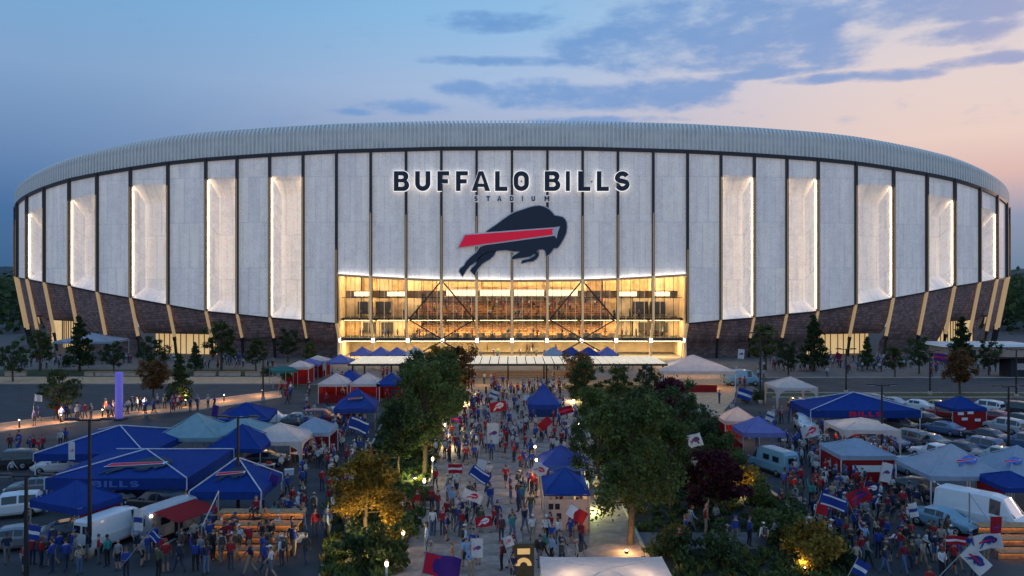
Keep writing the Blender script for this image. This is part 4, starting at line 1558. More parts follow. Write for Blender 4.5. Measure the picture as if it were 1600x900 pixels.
def tent(key, px, py, pxw, dep, col, label, he=2.3, rise=1.3, rot=0.0, trim=False, arch=False, walls=(), wallc=C_RED, counter=None, lamp=0, emblem=None, text=None, textc=None, val=0.32, group='event tents', legm=None, cat='tent'):
    y = (HC - he) * F / (py - HY)
    w = pxw * y / F
    c = Vector(((px - 800) / F * y, y, 0))
    r = R(rot)
    c = c + Matrix.Rotation(r, 3, 'Z') @ Vector((0, dep / 2, 0))
    if key in APEX:
        rise = min(2.3, max(0.35, HC - (APEX[key] - HY) * c.y / F - he))
    t = thing('tent', label, cat, c, r, group)
    TENTS[key] = (c, w, dep, t)
    hx, hy = w / 2, dep / 2
    m = M()
    NS, NE = 5, 6
    cor = [(-hx, -hy), (hx, -hy), (hx, hy), (-hx, hy)]
    rngt = random.Random(hash(key) % 1000 if False else sum(map(ord, key)))
    for lay in (0.0,):
        for q in range(4):
            (ax, ay), (bx, by) = cor[q], cor[(q + 1) % 4]
            base = len(m.v)
            for a in range(NS + 1):
                k = a / NS
                for b in range(NE + 1):
                    u = b / NE
                    x, yy = (ax + (bx - ax) * u) * (1 - k), (ay + (by - ay) * u) * (1 - k)
                    sag = 0.07 * rise * math.sin(math.pi * k) + 0.05 * math.sin(math.pi * u) * (1 - k) * math.sin(math.pi * min(1, k * 2 + 0.15))
                    m.v.append((x, yy, he + rise * k - sag + lay + (rngt.uniform(-.03, .02) if 0 < a < NS else 0)))
            for a in range(NS):
                for b in range(NE):
                    i = base + a * (NE + 1) + b
                    f = [i, i + 1, i + NE + 2, i + NE + 1]
                    m.f.append(f if lay == 0 else f[::-1])
                    m.mi.append(0)
                    m.sm.append(True)
    put('canopy', m.mesh('canopy', m_fabric), t, color=col)
    for q in range(4):
        (ax, ay), (bx, by) = cor[q], cor[(q + 1) % 4]
        l = math.hypot(bx - ax, by - ay)
        vx = M().box(((ax + bx) / 2 * 1.004, (ay + by) / 2 * 1.004, he - val / 2 - 0.02), (l + (0.02 if q % 2 else -0.01), 0.02, val), rz=math.atan2(by - ay, bx - ax))
        put('valance', vx.mesh('valance', m_fabric), t, color=col)
    lm = legm or (m_white if col in (C_WHITE, C_PEACH, C_PALE) or trim else m_steel)
    for (x, yy) in cor:
        put('leg', M().box((x * 0.985, yy * 0.985, (he - 0.05) / 2), (0.07, 0.07, he - 0.05)).mesh('leg', lm), t)
        if arch:
            for (dx, dy) in ((-1 if x > 0 else 1, 0), (0, -1 if yy > 0 else 1)):
                L = min(1.0, (w if dx else dep) * 0.25)
                poly = [(0, 0.25), (0.16, 0.25), (0.2, he * 0.45), (0.36, he * 0.7), (L, he - 0.34), (0, he - 0.34)]
                ang = math.atan2(dy, dx)
                mt = Matrix.Translation((x * 1.0, yy * 1.0, 0)) @ Matrix.Rotation(ang, 4, 'Z')
                put('leg_curtain', M().prism(poly, -0.012, 0.012, mt).mesh('leg_curtain', m_fabric), t, color=col)
    if not trim:
        tm = M()
        for (x, yy) in cor:
            tm.tube((x, yy, he + 0.005), (0, 0, he + rise - 0.03), 0.03, n=5)
        put('hip_seam', tm.mesh('hip_seam', m_fabric), t, color=tuple(min(1, q * 1.25) for q in col))
    if trim:
        tm = M()
        for (x, yy) in cor:
            tm.tube((x, yy, he + 0.02), (0, 0, he + rise + 0.03), 0.05, n=5)
        put('hip_trim', tm.mesh('hip_trim', m_trimw), t)
        tm = M()
        for (x, yy) in cor[:3]:
            tm.tube((x * 1.006, yy * 1.006, he - val - 0.02), (x * 1.006, yy * 1.006, he), 0.05, n=5)
        put('corner_trim', tm.mesh('corner_trim', m_trimw), t)
    for side_ in walls:
        q = {'front': 0, 'right': 1, 'back': 2, 'left': 3}[side_.split(':')[0]]
        hh = float(side_.split(':')[1]) if ':' in side_ else he - 0.36
        (ax, ay), (bx, by) = cor[q], cor[(q + 1) % 4]
        l = math.hypot(bx - ax, by - ay)
        z0 = 0.05 if hh < 1.3 else he - 0.36 - hh + 0.0
        put('side_wall', M().box(((ax + bx) / 2 * 0.96, (ay + by) / 2 * 0.96, max(0.05, z0) + (hh - 0.05) / 2), (l * 0.93, 0.03, hh - 0.05), rz=math.atan2(by - ay, bx - ax)).mesh('side_wall', m_fabric), t, color=wallc)
    up = Vector((0, hy, rise)).normalized()
    nrm = Vector((0, -rise, hy)).normalized()
    mt = Matrix(((1, -0, 0, 0), (0, -nrm.y, up.y, 0), (0, -nrm.z, up.z, 0), (0, 0, 0, 1)))
    if emblem:
        ew, k0, dx = emblem[0], emblem[1], (emblem[2] if len(emblem) > 2 else 0)
        org = Vector((dx, -hy * (1 - k0), he + rise * k0)) + nrm * 0.03
        s_ = ew / 690.0
        me = logo_parts(s_, lambda x, yy: ((x - 800) * s_, -(yy - 500) * s_), thick=0.02, name='emblem', mtx=Matrix.Translation(org) @ mt, body_m=m_navy if len(emblem) < 4 else emblem[3])
        put('emblem', me, t)
    if text:
        tx, tw, th = text
        me = glyph(tx, -tw / 2, tw / 2, he - 0.02 - val / 2 - th / 2, he - 0.02 - val / 2 + th / 2, -0.035, -0.012, textc or m_white, 0.0)
        put('lettering', me, t, (0, -hy * 1.004, 0))
    if counter:
        cw, ccol = counter[0], counter[1]
        put('counter', M().box((0, -hy + 0.5, 0.5), (cw, 0.7, 0.98)).mesh('counter', m_fabric), t, color=ccol)
        put('counter_top', M().box((0, -hy + 0.48, 1.01), (cw + 0.12, 0.82, 0.04)).mesh('counter_top', m_wood), t)
    if lamp:
        put('lantern', M().lathe([(0.05, he - 0.34), (0.11, he - 0.28), (0.11, he - 0.18), (0.04, he - 0.12)], 8).mesh('lantern', m_bulb), t)
        for kx in (-1, 1):
            point('lantern_glow', (kx * w * 0.27, 0, he - 0.6), lamp * 0.3, (1.0, 0.72, 0.45), 0.35, t)
    return t


m_trimw = mat('tent_piping', (0.55, 0.58, 0.66), 0.6)
m_bluetxt = mat('pale_blue_print', (0.08, 0.16, 0.5), 0.6)

tent('t1', 140, 709, 174, 9.5, C_BLUE, 'big royal blue tent with pale piping, behind the one with the stripe logo', rise=2.1, trim=True, val=0.55, counter=(3.0, C_PEACH))
tent('t2', 181, 747, 221, 9.0, C_BLUE, 'big royal blue tent with red stripe logo on its roof and lettered valance', rise=2.1, trim=True, val=0.75, emblem=(4.4, 0.42, 0.6), text=('BILLS', 3.2, 0.42), textc=m_bluetxt)
tent('t3', 84, 788, 112, 3.0, C_BLUE, 'small royal blue tent at the left edge before the big tents', rise=1.2, rot=-24, walls=('right',), val=0.4, lamp=14)
tent('t4', 352, 768, 112, 4.6, C_BLUE, 'royal blue tent with stripe logo beside the silver trailer', rise=1.9, trim=True, val=0.5, emblem=(2.0, 0.5, 0.0))
tent('t5', 290, 684, 100, 5.0, C_TEAL, 'pale teal tent behind the big blue tents', rise=1.7)
tent('t6', 376, 656, 84, 5.5, C_BLUE, 'blue tent with a purplish side near the orange path', rise=1.7, rot=8)
tent('t7', 362, 680, 88, 4.6, C_TEAL, 'pale green white tent between two blue tents', rise=1.7)
tent('t8', 364, 701, 86, 4.4, C_BLUE, 'royal blue tent in front of the pale green white tent', rise=1.9)
tent('t9', 425, 690, 92, 4.4, C_WHITE, 'white open tent with curved leg curtains near the left lot', rise=1.5, arch=True, lamp=40)
tent('t10', 484, 676, 62, 3.4, C_PALE, 'pale blue tent with rosy walls right of the white open tent', rise=1.3, walls=('back', 'left'), wallc=(0.45, 0.06, 0.08))
tent('t11', 446, 579, 38, 3.6, C_GREEN, 'dark green market tent at the near end of the market row', he=2.5, rise=0.9, rot=25)
tent('t12', 464, 574, 36, 3.4, C_WHITE, 'white market tent with red walls next to the green one', he=2.5, rise=1.1, walls=('back', 'right', 'front:1.0'), lamp=30)
tent('t13', 480, 569, 34, 3.4, C_LAV, 'lavender blue market tent between two white ones', he=2.5, rise=1.1, walls=('back',))
tent('t14', 492, 564, 34, 3.4, C_WHITE, 'white market tent at the far end of the market row', he=2.5, rise=1.2, walls=('right', 'front:1.0'), lamp=20)
tent('t15', 528, 566, 36, 4.0, C_LAV, 'pale lavender tent left of the canopy end', he=2.5, rise=1.4)
tent('t16', 520, 600, 46, 3.6, C_WHITE, 'white stall tent with red walls, left of its twin', he=2.4, rise=1.4, walls=('back', 'left', 'front:1.0'), lamp=34, group='white stall tents with red walls')
tent('t17', 542, 594, 34, 3.6, C_BLUE2, 'blue tent tucked behind the left white stall tent', he=2.5, rise=1.4)
tent('t18', 570, 600, 46, 3.6, C_WHITE, 'white stall tent with red walls, right of its twin', he=2.4, rise=1.4, walls=('back', 'left', 'front:1.0'), lamp=34, group='white stall tents with red walls')
tent('t19', 608, 600, 40, 3.6, C_BLUE2, 'blue tent beside the right white stall tent and the tree row', he=2.4, rise=1.4, walls=('back',))
tent('t20', 554, 638, 64, 5.0, C_BLUE2, 'purplish blue tent with a logo on its front slope', rise=1.5, rot=6, val=0.5, emblem=(1.6, 0.45, 0))
for k, (px, lab, cl) in enumerate(((563, 'leftmost blue plaza umbrella tent behind the canopy', C_LAV), (592, 'second blue plaza umbrella tent from the left behind the canopy', C_LAV), (618, 'third plaza umbrella tent from the left behind the canopy', C_LAV),
                                   (646, 'white plaza umbrella tent behind the left tree row', C_WHITE), (866, 'pale blue plaza umbrella tent behind the canopy middle', C_PALE), (894, 'blue plaza umbrella tent second in the right group', C_BLUE2),
                                   (921, 'blue plaza umbrella tent third in the right group', C_BLUE2), (951, 'rightmost pale blue plaza umbrella tent behind the canopy', C_LAV))):
    tent('u%d' % k, px, 554.5, 32, 3.4, cl, lab, he=2.6, rise=1.25, val=0.2, group='plaza tents behind the canopy')
tent('t21', 850, 632, 50, 3.6, C_BLUE2, 'small blue tent standing on the far right of the walkway', rise=1.7, val=0.5, walls=('back:1.6',), wallc=C_BLUE, lamp=60)
tent('t22', 879, 728, 70, 3.4, C_BLUE2, 'blue stall tent behind its neighbour on the right walkway edge', rise=1.4, val=0.35, lamp=50, walls=('right',), wallc=C_LAV)
tent('t23', 886, 772, 72, 4.4, C_BLUE, 'front blue stall tent with a lit cream booth on the walkway', rise=1.5, val=0.1, walls=('front', 'right'), wallc=C_PEACH, lamp=60)
tent('t24', 960, 937, 219, 5.0, C_WHITE, 'wide white tent roof at the bottom of the walkway', he=2.6, rise=0.9, val=0.3, trim=False, lamp=300)
tent('t25', 1092, 580, 116, 7.0, C_WHITE, 'large white marquee with red counter by the canopy end', he=2.9, rise=1.9, val=0.45, counter=(5.0, C_RED), lamp=420, walls=('back:1.6',), wallc=C_WHITE)
tent('t26', 1246, 606, 64, 4.6, C_WHITE, 'white open tent with curved leg curtains by the right road', he=2.6, rise=1.3, arch=True, lamp=40)
tent('t27', 1160, 658, 54, 3.2, C_PEACH, 'peach white tent left of the lavender one', rise=1.3, walls=('left', 'back'), lamp=80)
tent('t28', 1194, 676, 66, 3.4, C_LAV, 'lavender blue tent in front of the camper van', rise=1.4, walls=('left:1.2',), val=0.4)
tent('t29', 1353, 641, 172, 6.0, C_BLUE, 'big royal blue tent with red lettered valance over parked cars', rise=1.7, trim=True, val=0.75, text=('BILLS', 3.4, 0.5), textc=m_redp, counter=None)
tent('t30', 1363, 672, 90, 4.4, C_WHITE, 'white open tent with arched curtains before the big blue tent', rise=1.4, arch=True, lamp=90)
tent('t31', 1357, 712, 86, 4.2, C_PALE, 'pale grey tent with red walls among the right crowd', rise=1.4, walls=('front', 'left', 'right'))
tent('t32', 1518, 744, 128, 5.0, C_PALE, 'pale tent with purple logo in front of the parked pickup', rise=1.9, val=0.3, emblem=(1.6, 0.45, 0.3, m_bluetxt), lamp=14)
tent('t33', 1626, 744, 100, 5.0, C_PALE, 'pale tent at the right edge beside the logo tent', rise=1.8, val=0.3, emblem=(1.4, 0.45, -1.2, m_bluetxt))
tent('t34', 1515, 638, 54, 3.4, C_BLUE, 'small blue tent with red poster wall in the car park', rise=1.5, walls=('front', 'right'), val=0.3)
tent('t35', 1604, 762, 64, 3.4, C_BLUE, 'blue tent corner at the right edge above the white van', rise=1.2, walls=('left',))
tent('t36', 128, 534, 92, 7.0, C_PALE, 'pale blue tent on the plaza by the left brick base', he=3.6, rise=1.5)
# white posters on the red wall of the small tent
t = TENTS['t34'][3]
for (x, z) in ((-0.9, 1.75), (0.1, 1.85), (-0.5, 1.2), (0.85, 1.1)):
    put('poster', M().box((x, -1.69, z), (0.6, 0.03, 0.28), rz=0).mesh('poster', m_white), t)
t = TENTS['t23'][3]
for (x, z) in ((-1.0, 1.5), (-0.6, 1.5), (-0.5, 0.9)):
    put('poster', M().box((x, -2.14, z), (0.3, 0.02, 0.36)).mesh('poster', m_dark), t)
t = TENTS['t31'][3]
put('poster', M().box((0, -2.06, 1.3), (2.4, 0.02, 0.5)).mesh('poster', m_white), t)

for (px, py, lab) in ((836, 752, 'string lamp on a post before the rear stall tent'), (838, 777, 'string lamp on a post left of the cream booth')):
    p = G(px, py)
    t = thing('stall_lamp', lab, 'lamp', p, group='stall lamps')
    put('post', M().tube((0, 0, 0), (0, 0, 2.6), 0.03).mesh('post', m_dark), t)
    put('bulb', M().lathe([(0.05, 2.6), (0.1, 2.68), (0.05, 2.78)], 8).mesh('bulb', m_bulb), t)
    point('lamp_glow', (0, 0, 2.3), 130, (1, 0.66, 0.36), 0.2, t)

# pavilion and kiosk on the far right, purple pylon on the left path
pv = thing('pavilion', 'long low white pavilion beyond the right plaza', 'pavilion', (88, 150, 0))
put('wall', M().box((0, 0, 1.4), (16, 6, 2.8)).mesh('wall', m_conc), pv)
put('roof', M().box((0, 0, 3.05), (18, 8, 0.45), taper=0.9).mesh('roof', m_white), pv)
put('door', M().box((-3, -3.02, 1.1), (1.2, 0.06, 2.2)).mesh('door', m_dark), pv)
ks = thing('kiosk', 'dark kiosk with flat overhanging roof at the right edge of the plaza', 'kiosk', (G(1585, 588).x, G(1585, 588).y, 0))
put('wall', M().box((0.6, 0, 1.5), (4.2, 3, 3.0)).mesh('wall', m_base), ks)
put('roof', M().box((0, 0, 3.15), (7.6, 4.6, 0.25)).mesh('roof', m_dark), ks)
put('hatch', M().box((0.6, -1.52, 1.7), (2.4, 0.06, 1.0)).mesh('hatch', m_steel), ks)
p = G(186, 656)
py_ = thing('pylon', 'glowing violet blue pylon standing on the orange path', 'pylon', p)
put('base', M().box((0, 0, 0.08), (1.3, 1.3, 0.16)).mesh('base', m_dark), py_)
put('shaft', M().lathe([(0.38, 0.16), (0.4, 0.4), (0.4, 5.1), (0.34, 5.3)], 14).mesh('shaft', mat('violet_glow', (0.2, 0.18, 0.65), 0.5, noise=0.1, emit=(0.22, 0.18, 0.85), estr=0.22)), py_)

# sandwich board at the bottom of the walkway: dark frame, lit panel with a round arch shape
p = G(818, 905)
sb = thing('display_board', 'framed display board with a glowing amber picture at the walkway bottom', 'display board', p, R(4))
put('frame', M().box((0, 0, 0.95), (1.1, 0.2, 1.9)).mesh('frame', mat('board_frame', (0.09, 0.07, 0.035), 0.6)), sb)
m_amber = mat('amber_panel', (0.6, 0.36, 0.12), 0.6, emit=(1.0, 0.6, 0.24), estr=0.5)
put('panel', M().box((0, -0.11, 1.5), (0.66, 0.02, 0.3)).mesh('panel', m_amber), sb)
arch = []
for k in range(13):
    a = math.pi * k / 12
    arch.append((0.42 * math.cos(a), 0.75 + 0.42 * math.sin(a)))
for k in range(12, -1, -1):
    a = math.pi * k / 12
    arch.append((0.2 * math.cos(a), 0.75 + 0.2 * math.sin(a)))
put('picture', M().prism(arch, -0.13, -0.105).mesh('picture', m_amber), sb)
put('foot', M().box((0, 0, 0.03), (1.2, 0.6, 0.06)).mesh('foot', m_dark), sb)


# timber terraces for sitting
def terrace(px, py, wpx, label, rot=0.0, tiers=4):
    p = G(px, py)
    w = wpx * p.y / F
    t = thing('terrace_steps', label, 'seating terrace', p, rot)
    for k in range(tiers):
        put('plank', M().box((0, k * 0.95, 0.42 + k * 0.42), (w, 0.9, 0.08)).mesh('plank', m_wood), t)
        put('riser', M().box((0, k * 0.95 - 0.17, 0.19 + k * 0.42), (w * 0.99, 0.06, 0.37 if k == 0 else 0.33)).mesh('riser', m_wood), t)
        put('step_light', M().box((0, k * 0.95 - 0.25, 0.355 + k * 0.42), (w * 0.96, 0.05, 0.03)).mesh('step_light', m_step), t)
    for k in range(2):
        put('rail_post', M().box((-w / 2, k * 2.6, 0.9 + k * 1.2), (0.06, 0.06, 1.8)).mesh('rail_post', m_steel), t)
    put('handrail', M().tube((-w / 2, 0, 1.6), (-w / 2, 2.6, 2.95), 0.04).mesh('handrail', m_steel), t)
    return t


m_step = mat('step_led', (1, 0.8, 0.5), 0.5, emit=(1.0, 0.52, 0.22), estr=6.5)
terrace(385, 868, 140, 'lit timber seating steps beside the silver trailer')
terrace(1604, 872, 96, 'lit timber seating steps at the lower right corner', tiers=3)


# ================================================================== VEHICLES
m_paint = mat('car_paint', (0.8, 0.8, 0.8), 0.3, objcol=True, noise=0.04, spec=0.6)
m_paint.node_tree.nodes['Principled BSDF'].inputs['Coat Weight'].default_value = 0.5
m_cglass = mat('car_glass', (0.02, 0.025, 0.03), 0.08, spec=0.8, noise=0.05)
m_rim = mat('alloy_rim', (0.35, 0.35, 0.36), 0.35, metal=0.7)
m_tail = mat('tail_lamp', (0.35, 0.01, 0.01), 0.3)
m_head = mat('head_lamp', (0.8, 0.8, 0.78), 0.15, spec=0.8)
SHAPES = {  # stations: x, z bottom, z belt, z roof, half width
    'sedan': [(-2.25, .42, .78, .78, .72), (-2.12, .3, .95, .97, .84), (-1.55, .26, 1.0, 1.04, .89), (-0.95, .25, 1.0, 1.38, .9), (-0.1, .25, .98, 1.45, .9), (0.45, .25, .96, 1.40, .9), (1.2, .26, .93, .98, .89), (1.95, .3, .82, .86, .84), (2.25, .42, .62, .64, .7)],
    'suv': [(-2.25, .5, .95, .95, .78), (-2.15, .38, 1.08, 1.45, .9), (-1.9, .34, 1.1, 1.68, .93), (-0.7, .33, 1.1, 1.74, .94), (0.35, .33, 1.08, 1.7, .94), (1.1, .34, 1.04, 1.1, .92), (2.0, .4, .96, 1.0, .88), (2.25, .5, .72, .74, .76)],
    'van': [(-2.7, .5, 1.1, 1.12, .86), (-2.66, .42, 1.2, 2.15, .95), (-2.45, .4, 1.25, 2.3, .98), (0.6, .4, 1.25, 2.32, .98), (1.3, .4, 1.22, 2.2, .97), (2.05, .42, 1.12, 1.2, .95), (2.6, .46, 0.95, 1.0, .9), (2.8, .55, .75, .76, .78)],
    'pickup': [(-2.75, .5, 1.0, 1.0, .86), (-2.7, .42, 1.08, 1.1, .92), (-0.75, .38, 1.08, 1.12, .94), (-0.65, .38, 1.08, 1.7, .94), (0.4, .38, 1.06, 1.74, .94), (1.15, .38, 1.04, 1.1, .93), (2.3, .42, 1.0, 1.04, .9), (2.6, .5, .72, .74, .8)],
    'camper': [(-2.9, .5, 1.2, 1.25, .95), (-2.85, .42, 1.3, 2.3, 1.02), (-2.5, .4, 1.35, 2.6, 1.04), (0.7, .4, 1.35, 2.62, 1.04), (1.3, .4, 1.3, 2.45, 1.02), (2.1, .42, 1.25, 1.5, .98), (2.6, .48, 1.0, 1.05, .92), (2.75, .55, .7, .72, .8)],
}
WH = {'sedan': (1.35, -1.35, .32), 'suv': (1.4, -1.4, .37), 'van': (1.75, -1.65, .36), 'pickup': (1.65, -1.65, .4), 'camper': (1.75, -1.75, .36)}
PROTO = {}


def car_meshes(kind):
    if kind in PROTO:
        return PROTO[kind]
    st = SHAPES[kind]
    m = M()
    rows = []
    for (x, zb, zl, zr_, w) in st:
        cab = zr_ > zl + 0.15
        tw = w * (0.76 if cab else 0.9)
        tz = zr_ - (0.06 if cab else 0.02)
        rows.append([(x, -w * 0.9, zb), (x, -w, zb + 0.18), (x, -w, zl - 0.12), (x, -w * 0.96, zl), (x, -tw, tz), (x, -tw * 0.55, zr_), (x, tw * 0.55, zr_), (x, tw, tz), (x, w * 0.96, zl), (x, w, zl - 0.12), (x, w, zb + 0.18), (x, w * 0.9, zb)])
    n = 12
    for r in rows:
        m.v += r
    for i in range(len(rows) - 1):
        for j in range(n):
            k = (j + 1) % n
            m.f.append([i * n + j, (i + 1) * n + j, (i + 1) * n + k, i * n + k][::-1])
            m.mi.append(0)
            m.sm.append(False)
    m.f.append(list(range(n)))
    m.f.append([(len(rows) - 1) * n + j for j in range(n)][::-1])
    m.mi += [0, 0]
    m.sm += [False, False]
    parts = [('body', m.mesh('body', m_paint), None)]

    def pane(q, nm, kx=0.12):
        q = [Vector(p) for p in q]
        c = sum(q, Vector()) / 4
        nn = (q[1] - q[0]).cross(q[3] - q[0]).normalized()
        out = nn if nn.dot(c - Vector((0, 0, 0.8))) > 0 else -nn
        q = [c + (p - c) * (1 - kx) for p in q]
        a = [p + out * 0.012 for p in q]
        b = [p - out * 0.03 for p in q]
        mm = M().add(a + b, [(0, 1, 2, 3), (7, 6, 5, 4), (0, 4, 5, 1), (1, 5, 6, 2), (2, 6, 7, 3), (3, 7, 4, 0)])
        parts.append((nm, mm.mesh(nm, m_cglass), None))
    cabs = [i for i in range(len(st)) if st[i][3] > st[i][2] + 0.15]
    c0, c1 = cabs[0], cabs[-1]
    for i in range(c0, c1):
        if kind in ('van', 'camper') and i < c1 - 1:
            continue
        for (ja, jb) in ((3, 4), (8, 7)):
            pane([rows[i][ja], rows[i + 1][ja], rows[i + 1][jb], rows[i][jb]], 'side_window')
    A, B = rows[c1], rows[c1 + 1]
    pane([A[4], B[4], B[7], A[7]], 'windshield', 0.1)
    A, B = rows[c0], rows[c0 - 1]
    if kind == 'van':
        for s_ in (-1, 1):
            x = st[1][0] - 0.0
            parts.append(('rear_window', M().box((x - 0.02, s_ * 0.4, 1.68), (0.05, 0.58, 0.5)).mesh('rear_window', m_cglass), None))
    elif kind == 'camper':
        parts.append(('rear_window', M().box((st[1][0] - 0.02, 0, 1.75), (0.05, 1.0, 0.55)).mesh('rear_window', m_cglass), None))
        for s_ in (-1, 1):
            for xx in (-1.6, -0.2):
                parts.append(('side_window', M().box((xx, s_ * 0.98, 1.75), (0.8, 0.1, 0.5)).mesh('side_window', m_cglass), None))
    else:
        pane([A[4], B[4], B[7], A[7]], 'rear_window', 0.12)
    xf, xr = st[-1][0], st[0][0]
    zf, wf = st[-1][2], st[-1][4]
    for s_ in (-1, 1):
        parts.append(('headlight', M().box((xf - 0.1, s_ * (wf - 0.1), zf - 0.02), (0.24, 0.3, 0.14)).mesh('headlight', m_head), None))
        parts.append(('tail_light', M().box((xr + 0.05, s_ * (st[0][4] - 0.03), st[0][2] - 0.05), (0.14, 0.2, 0.22)).mesh('tail_light', m_tail), None))
        parts.append(('mirror', M().box((st[c1][0] + 0.25, s_ * (st[c1][4] + 0.1), st[c1][2] + 0.08), (0.12, 0.2, 0.14)).mesh('mirror', m_paint), None))
    parts.append(('bumper', M().box((xf - 0.02, 0, st[-1][1] + 0.08), (0.16, wf * 1.8, 0.2)).mesh('bumper', m_dark), None))
    parts.append(('bumper', M().box((xr + 0.02, 0, st[0][1] + 0.08), (0.16, st[0][4] * 1.8, 0.2)).mesh('bumper', m_dark), None))
    parts.append(('number_plate', M().box((xr - 0.065, 0, st[0][1] + 0.12), (0.02, 0.42, 0.11)).mesh('number_plate', m_white), None))
    parts.append(('grille', M().box((xf - 0.0, 0, zf - 0.1), (0.06, wf * 0.9, 0.12)).mesh('grille', m_dark), None))
    a, b, r = WH[kind]
    wmax = max(s_[4] for s_ in st)
    for x in (a, b):
        for s_ in (-1, 1):
            y = s_ * (wmax - 0.09)
            ty = M().lathe([(r * 0.6, -0.11), (r * 0.95, -0.11), (r, -0.07), (r, 0.07), (r * 0.95, 0.11), (r * 0.6, 0.11)], 16, axis='Y')
            rm = M().lathe([(r * 0.62, -0.118), (r * 0.2, -0.128), (r * 0.2, 0.128), (r * 0.62, 0.118)], 10, axis='Y')
            parts.append(('wheel', ty.mesh('wheel', m_black), (x, y, r, rm.mesh('rim', m_rim))))
    if kind == 'pickup':
        parts.append(('cargo_bed', M().box((-1.72, 0, 1.1), (1.8, 1.5, 0.06)).mesh('cargo_bed', m_dark), None))
    PROTO[kind] = parts
    return parts


def car(kind, px, py, hdg, col, label, cat='car', group='parked cars', sc=1.0):
    p = G(px, py)
    t = thing({'van': 'van', 'camper': 'camper_van', 'pickup': 'pickup_truck'}.get(kind, 'parked_car'), label, cat, p, R(hdg), group)
    for (nm, me, wd) in car_meshes(kind):
        if wd:
            w_ = put('wheel', me, t, (wd[0], wd[1], wd[2]))
            put('rim', wd[3], w_)
        else:
            put(nm, me, t, color=col)
    if sc != 1.0:
        t.scale = (sc, sc, sc)
    VEH.append((p.x, p.y))
    return t


VEH = []
K_W, K_D, K_S, K_G, K_B, K_Y, K_T, K_R, K_N = (0.72, 0.72, 0.72), (0.03, 0.035, 0.04), (0.4, 0.42, 0.44), (0.16, 0.17, 0.18), (0.08, 0.13, 0.24), (0.55, 0.32, 0.03), (0.2, 0.36, 0.45), (0.3, 0.03, 0.03), (0.1, 0.08, 0.06)
CARS = [
    ('suv', 12, 808, 205, K_W, 'white estate car at the left picture edge beside the small blue tent'), ('sedan', 112, 846, 22, K_D, 'dark sedan left of the white van'),
    ('sedan', 196, 792, 170, K_D, 'dark sedan parked under the tent with the stripe logo'), ('suv', 16, 732, 190, K_D, 'dark SUV at the left edge behind the small blue tent'),
    ('sedan', 95, 738, 185, K_W, 'white car under the rear big blue tent'), ('suv', 426, 664, 10, K_W, 'white car left of three behind the white open tent'),
    ('sedan', 462, 664, 175, K_G, 'grey sedan in the middle of three behind the white open tent'), ('suv', 503, 662, 5, K_R, 'red SUV right of three behind the white open tent'),
    ('sedan', 412, 728, 15, K_D, 'dark car under the white open tent on the left'), ('sedan', 30, 856, 15, K_G, 'grey car at the lower left behind the crowd'),
    ('suv', 1258, 672, -100, K_W, 'white SUV near the corner of the big blue lettered tent'), ('suv', 1254, 645, -80, K_D, 'dark SUV below the white open tent by the road'),
    ('sedan', 1392, 637, 123, K_S, 'silver car in the back row behind the big blue tent'), ('sedan', 1430, 641, 128, K_W, 'white sedan in the back row left of the yellow car'),
    ('sedan', 1462, 642, 123, K_Y, 'yellow car in the back row of the car park'), ('sedan', 1490, 640, 128, K_G, 'grey car right of the yellow car behind the small blue tent'),
    ('suv', 1538, 645, 123, K_W, 'white SUV in the back row right of the small blue tent'), ('suv', 1580, 647, 128, K_D, 'dark SUV in the back row at the right edge'),
    ('sedan', 1325, 668, 118, K_T, 'light blue car under the left half of the big blue tent'), ('sedan', 1400, 672, 123, K_N, 'brown car under the right half of the big blue tent'),
    ('suv', 1416, 695, 118, K_G, 'grey SUV right of the white open tent'), ('sedan', 1448, 698, 118, K_G, 'dark grey sedan between two rows of cars'),
    ('sedan', 1472, 678, 123, K_B, 'blue sedan left of the red poster wall'), ('suv', 1568, 676, 118, K_S, 'silver SUV right of the red poster wall'),
    ('sedan', 1540, 690, 118, K_D, 'dark coupe before the red poster wall'), ('suv', 1600, 702, 123, K_B, 'blue grey SUV at the right edge of the middle row'),
    ('pickup', 1464, 722, 108, K_W, 'white pickup truck behind the pale logo tent'), ('suv', 1560, 726, 118, K_S, 'silver SUV behind the pale logo tent'),
    ('sedan', 1412, 738, 108, K_T, 'blue sedan left of the white pickup truck'), ('sedan', 1474, 826, -58, K_T, 'blue grey sedan left of the white van on the right'),
    ('suv', 1355, 634, 122, K_G, 'grey SUV at the left end of the back row'), ('sedan', 1408, 655, 120, K_D, 'dark sedan in the second row behind the small blue tent left side'),
    ('sedan', 1440, 662, 118, K_N, 'brown sedan in the second row below the yellow car'), ('suv', 1478, 655, 120, K_R, 'dark red SUV left of the small blue tent'),
    ('sedan', 1556, 660, 120, K_R, 'red sedan behind the silver SUV'), ('sedan', 1590, 664, 120, K_D, 'black sedan at the right edge of the second row'), ('sedan', 1385, 700, 118, K_B, 'dark blue sedan right of the white open tent legs'),
    ('sedan', 1500, 712, 118, K_D, 'black sedan right of the white pickup truck'), ('suv', 1528, 708, 120, K_B, 'blue SUV before the red poster wall'), ('sedan', 1590, 724, 118, K_G, 'grey sedan at the right edge behind the pale tents'),
    ('sedan', 1436, 775, -62, K_D, 'dark sedan behind the blue grey one near the crowd'), ('sedan', 60, 772, 190, K_G, 'grey sedan between the small blue tent and the logo tent'),
    ('sedan', 545, 648, 10, K_S, 'silver sedan below the purplish blue tent'), ('suv', 246, 800, 160, K_D, 'dark SUV behind the caravan under the logo tent'),
]
for r in CARS:
    car(*r, cat='pickup truck' if r[0] == 'pickup' else 'car', sc=0.92)
car('van', 1537, 826, -52, K_W, 'white van with its bonnet towards the lit terrace on the right', 'van', 'vans')
car('van', 180, 848, 68, K_W, 'white van seen from behind next to the silver trailer', 'van', 'vans', sc=0.86)
